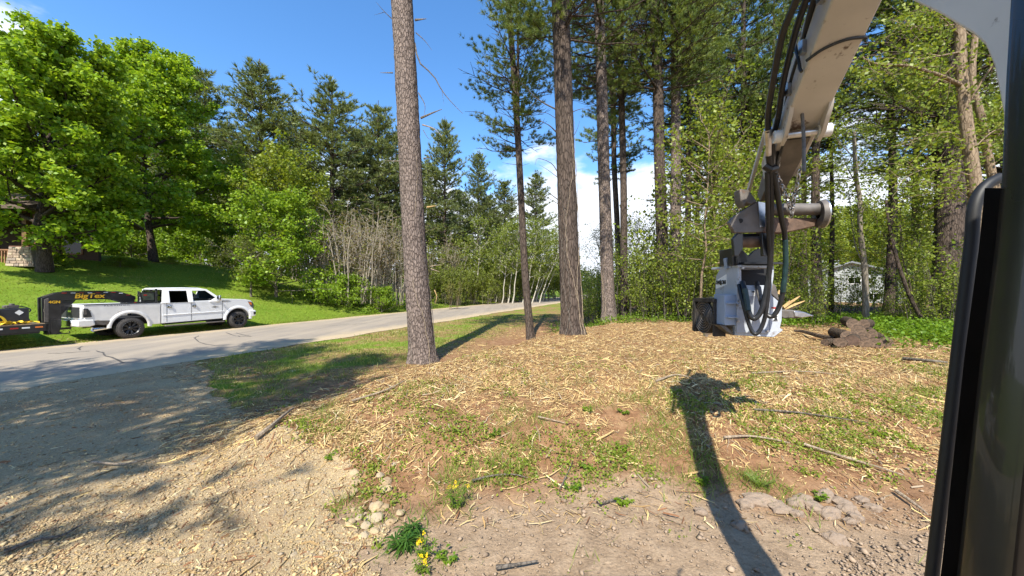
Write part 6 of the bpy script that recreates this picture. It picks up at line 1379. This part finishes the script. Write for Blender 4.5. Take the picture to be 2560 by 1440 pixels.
# grass
def blades(rg, x, y, h, wd, base, hue, lean=.5):
    n = len(x); a = rg.uniform(0, 6.3, n); P = np.column_stack([x, y, height(x, y) - .005]); s = np.column_stack([np.cos(a), np.sin(a), 0 * a]) * (wd / 2)[:, None]
    tip = np.column_stack([rg.normal(size=n) * lean * h, rg.normal(size=n) * lean * h, h]); V = np.empty((n, 3, 3)); V[:, 0] = P - s; V[:, 1] = P + s; V[:, 2] = P + tip
    k = rg.uniform(0, 1, (n, 1)); c = (np.array(base) * (1 - k) + np.array(hue) * k) * rg.uniform(.75, 1.25, (n, 1)); return V.reshape(-1, 3), np.arange(n * 3).reshape(n, 3), np.repeat(c, 3, axis=0)
GR, GR_H = (.150, .215, .026), (.350, .340, .110)
rg = rng_(711); x, y = logspread(rg, 120000, 4.6, 26, -1.1, .5); z = zones(x, y); n, t = nt_of(x, y); cl = fbm(x * 1.2, y * 1.2, 0, 121, 3)
k = (n > ROAD_NEAR + .15) & (rg.uniform(0, 1, len(x)) < z['lawn'] * (.35 + .65 * sstep(cl, .35, .55))) & ~in_drive(x, y); x, y = x[k], y[k]
V, Q, c = blades(rg, x, y, rg.uniform(.04, .13, len(x)), rg.uniform(.006, .014, len(x)) * (1 + y / 10), GR, GR_H)
tag(link('verge_grass', mesh_np('verge_grass', V, Q, grass_m, c)), 'rough green grass on the verge between the gravel and the road', 'grass', None, 'stuff')
rg = rng_(712); n_ = 170000; t = rg.uniform(-6, 52, n_); d = 26 * rg.uniform(0, 1, n_) ** 1.3 - .1; nn = ROAD_FAR - d + (rg.normal(size=n_) * .12) * (d < .3); x = TY * nn + TX * t; y = -TX * nn + TY * t; cl = fbm(x * .6, y * .6, 0, 131, 4)
V, Q, c = blades(rg, x, y, rg.uniform(.04, .085, n_), rg.uniform(.02, .04, n_), (.155, .215, .022), (.285, .305, .055), .8); c = c * np.repeat((.75 + .6 * cl)[:, None], 3, axis=0)
k3 = np.repeat(sstep(cl, .60, .72)[:, None] * (rg.uniform(0, 1, (n_, 1)) < .7), 3, axis=0); c = c * (1 - k3) + np.array((.34, .28, .12)) * k3
tag(link('lawn_grass', mesh_np('lawn_grass', V, Q, grass_m, c)), 'mown lawn rising from the far side of the road', 'grass', None, 'stuff')
# weeds on the slope, thin grass among the straw
rg = rng_(713); x, y = logspread(rg, 110000, 2.5, 8.5, -.6, 1.5); z = zones(x, y); cl = fbm(x * 1.9, y * 1.9, 0, 141, 3)
pr = sstep(cl, .50, .66) * (.25 + .75 * sstep(-np.abs(y - 4.3 - .12 * x), -1.7, -.4)) * (1 - .92 * z['dirt']); k = (rg.uniform(0, 1, len(x)) < pr * .7) & ~in_drive(x, y); x, y = x[k], y[k]
V, Q, c = blades(rg, x, y, rg.uniform(.03, .14, len(x)), rg.uniform(.004, .010, len(x)), (.12, .21, .02), (.24, .30, .05), .7)
tag(link('slope_grass', mesh_np('slope_grass', V, Q, grass_m, c)), 'thin grass blades sprouting through the straw on the slope', 'grass', None, 'stuff')
def sprigs(rg, x, y, per, spread, hgt, size, base, hue):
    n = len(x); i = np.repeat(np.arange(n), per); k = len(i); r_ = spread * rg.uniform(.6, 1.5, n)[i]
    P = np.column_stack([x[i] + rg.normal(size=k) * r_, y[i] + rg.normal(size=k) * r_, 0 * x[i]]); P[:, 2] = height(P[:, 0], P[:, 1]) + rg.uniform(.008, 1, k) * hgt * rg.uniform(.4, 1.2, n)[i]
    return leaf_quads(rg, P, size, base, hue=hue, up=1.0, var=.3)
rg = rng_(714); x, y = logspread(rg, 7000, 2.6, 8.0, -.7, 1.45); z = zones(x, y); cl = fbm(x * 1.6, y * 1.6, 0, 151, 3)
k = (rg.uniform(0, 1, len(x)) < sstep(cl, .48, .62) * (1 - .93 * z['dirt']) * (.2 + .8 * sstep(-np.abs(y - 4.3 - .12 * x), -1.6, -.4))) & ~in_drive(x, y); x, y = x[k], y[k]
V, Q, c = sprigs(rg, x, y, 14, .045, .07, .030, (.165, .245, .026), (.32, .36, .05))
tag(link('weed_cover', mesh_np('weed_cover', V, Q, leaf_m, c)), 'low leafy weeds scattered over the slope', 'weeds', None, 'stuff')
rg = rng_(715); n_ = 1500; px = rg.uniform(1950, 2420, n_); Yd = rg.uniform(7.6, 15, n_); x = (px - 1280) / F * Yd; y = Yd; z = zones(x, y); k = rg.uniform(0, 1, n_) < np.clip(z['forest'] * 1.2 + .1 * (px > 2200), 0, 1); x, y = x[k], y[k]
V, Q, c = sprigs(rg, x, y, 26, .20, .38, .075, (.115, .215, .016), (.20, .31, .022))
tag(link('ground_cover', mesh_np('ground_cover', V, Q, leaf_m, c)), 'bright green leafy ground cover around the log pile', 'ground cover', None, 'stuff')
rg = rng_(716); n_ = 700; px = rg.uniform(1380, 1960, n_); Yd = rg.uniform(13.5, 20, n_); x = (px - 1280) / F * Yd; y = Yd
V, Q, c = sprigs(rg, x, y, 18, .22, .30, .075, (.10, .18, .018), (.19, .27, .025))
tag(link('ground_cover', mesh_np('ground_cover', V, Q, leaf_m, c)), 'low green plants along the foot of the wood behind the mulch', 'ground cover', None, 'stuff')
# trailing ivy leaves on the nearest trunk
rg = rng_(717); n_ = 170; zz = rg.uniform(.2, 8, n_); a = rg.uniform(3.0, 6.4, n_); rr = np.interp(zz / 17, np.linspace(0, 1, 7), [.275, .235, .225, .22, .21, .19, .13]) * 1.08 + .01
P = np.column_stack([l1.x * zz + np.cos(a) * rr, l1.y * zz + np.sin(a) * rr, zz]); Lq = leaf_quads(rg, P, .05, (.20, .24, .02), hue=(.10, .17, .02), up=.3); link('ivy', mesh_np('ivy', Lq[0], Lq[1], leaf_m, Lq[2]), t1)

# single plants in the foreground
def plant(px, py, label, stems, hgt, leaf_n, leaf_l, leaf_w, base, hue, seed, flowers=0, fan=.6, name='wildflower'):
    rg = rng_(seed); g = G(px, py); e = thing(name, label, 'plant', g); W = Wood(); LV = []; LQ = []; LC = []; cnt = 0
    for s_ in range(stems):
        az = rg.uniform(0, 6.3); d = np.array([math.cos(az) * fan, math.sin(az) * fan, 1.0]) * hgt * rg.uniform(.6, 1.05); u = np.linspace(0, 1, 6); P = np.array([math.cos(az), math.sin(az), 0]) * .02 + d * u[:, None]; P[:, 2] -= .15 * hgt * fan * u ** 2; W.path(P, np.linspace(.004, .002, 6), 4)
        for j in range(leaf_n):
            uu = rg.uniform(.1, 1); p = P[0] + (P[-1] - P[0]) * uu; aa = rg.uniform(0, 6.3); o_ = np.array([math.cos(aa), math.sin(aa), rg.uniform(-.1, .6)]); o_ /= np.linalg.norm(o_); sd = np.array([-math.sin(aa), math.cos(aa), 0]) * leaf_w / 2; l = leaf_l * rg.uniform(.6, 1.1)
            LV += [p, p + o_ * l * .5 + sd + [0, 0, .006], p + o_ * l - [0, 0, .25 * l], p + o_ * l * .5 - sd + [0, 0, .006]]; LQ.append([cnt, cnt + 1, cnt + 2, cnt + 3]); cnt += 4; kk = rg.uniform(0, 1); LC += [(np.array(base) * (1 - kk) + np.array(hue) * kk) * rg.uniform(.8, 1.2)] * 4
    link('stem_cluster', W.mesh('stem_cluster', MATS['leaf_stem']), e); link('foliage', mesh_np('foliage', np.array(LV), np.array(LQ), leaf_m, np.array(LC)), e)
    for f in range(flowers):
        p = np.array([rg.normal() * .06 * hgt / .25, rg.normal() * .06 * hgt / .25, hgt * rg.uniform(.75, 1.15)]); n_ = 16; Pp = p + rg.normal(size=(n_, 3)) * .009; Lq = leaf_quads(rg, Pp, .012, (.80, .55, .01), hue=(.85, .66, .02), up=1.0, var=.1); link('flower_head', mesh_np('flower_head', Lq[0], Lq[1], petal_m, Lq[2]), e)
    return e
plain('leaf_stem', (.14, .19, .04), .7, var=.2)
plant(1140, 1270, 'yellow flowering weed growing in the middle of the bare slope', 7, .24, 16, .055, .014, (.10, .19, .02), (.18, .26, .03), 801, flowers=5, fan=.35)
plant(1060, 1395, 'yellow flowering weed in the lower corner beside the lance leaved plant', 6, .17, 16, .05, .014, (.10, .19, .02), (.18, .26, .03), 802, flowers=5, fan=.45)
plant(1062, 1432, 'yellow flowering weed cut by the bottom edge of the picture', 5, .12, 12, .05, .014, (.10, .19, .02), (.18, .26, .03), 803, flowers=4, fan=.5)
plant(1008, 1370, 'dark green plant with long drooping lance leaves at the gravel edge', 7, .15, 26, .13, .014, (.045, .125, .02), (.10, .20, .03), 804, fan=.55, name='lance_leaved_plant')
plant(1030, 1345, 'second clump of long lance leaves just behind the drooping one', 5, .12, 22, .11, .013, (.06, .14, .02), (.11, .21, .03), 805, fan=.5, name='lance_leaved_plant')
plant(1900, 1215, 'bushy tuft of fine bright grass right of the machine shadow', 46, .13, 3, .10, .005, (.13, .22, .02), (.22, .30, .03), 806, fan=.9, name='grass_tuft')
for k, (px, py, lab) in enumerate([(1470, 1030, 'dark leafy seedling in the upper middle of the slope'), (1560, 1035, 'yellow green leafy seedling left of the machine shadow top'), (1470, 1175, 'yellow green seedling low on the middle slope'), (1555, 1125, 'yellow green seedling beside the machine shadow stem'), (1235, 1090, 'leafy seedling on the left part of the slope'), (1430, 1225, 'broad leaved weed at the foot of the slope'), (1765, 1215, 'broad leaved weed inside the machine shadow'), (2040, 1250, 'leafy weed hanging over the clod edge'), (1690, 985, 'bright seedling at the left edge of the head shadow'), (2195, 1090, 'yellow green seedling on the right side of the slope'), (830, 1150, 'leafy weed in the straw beside the gravel'), (1115, 1400, 'pale green rosette at the dirt edge near the yellow flowers'), (1560, 1260, 'small green rosette on bare dirt')]):
    plant(px, py, lab, 5, .085, 9, .05, .026, (.10, .20, .02) if k % 3 else (.17, .28, .02), (.22, .32, .03), 820 + k, fan=.8, name='seedling')
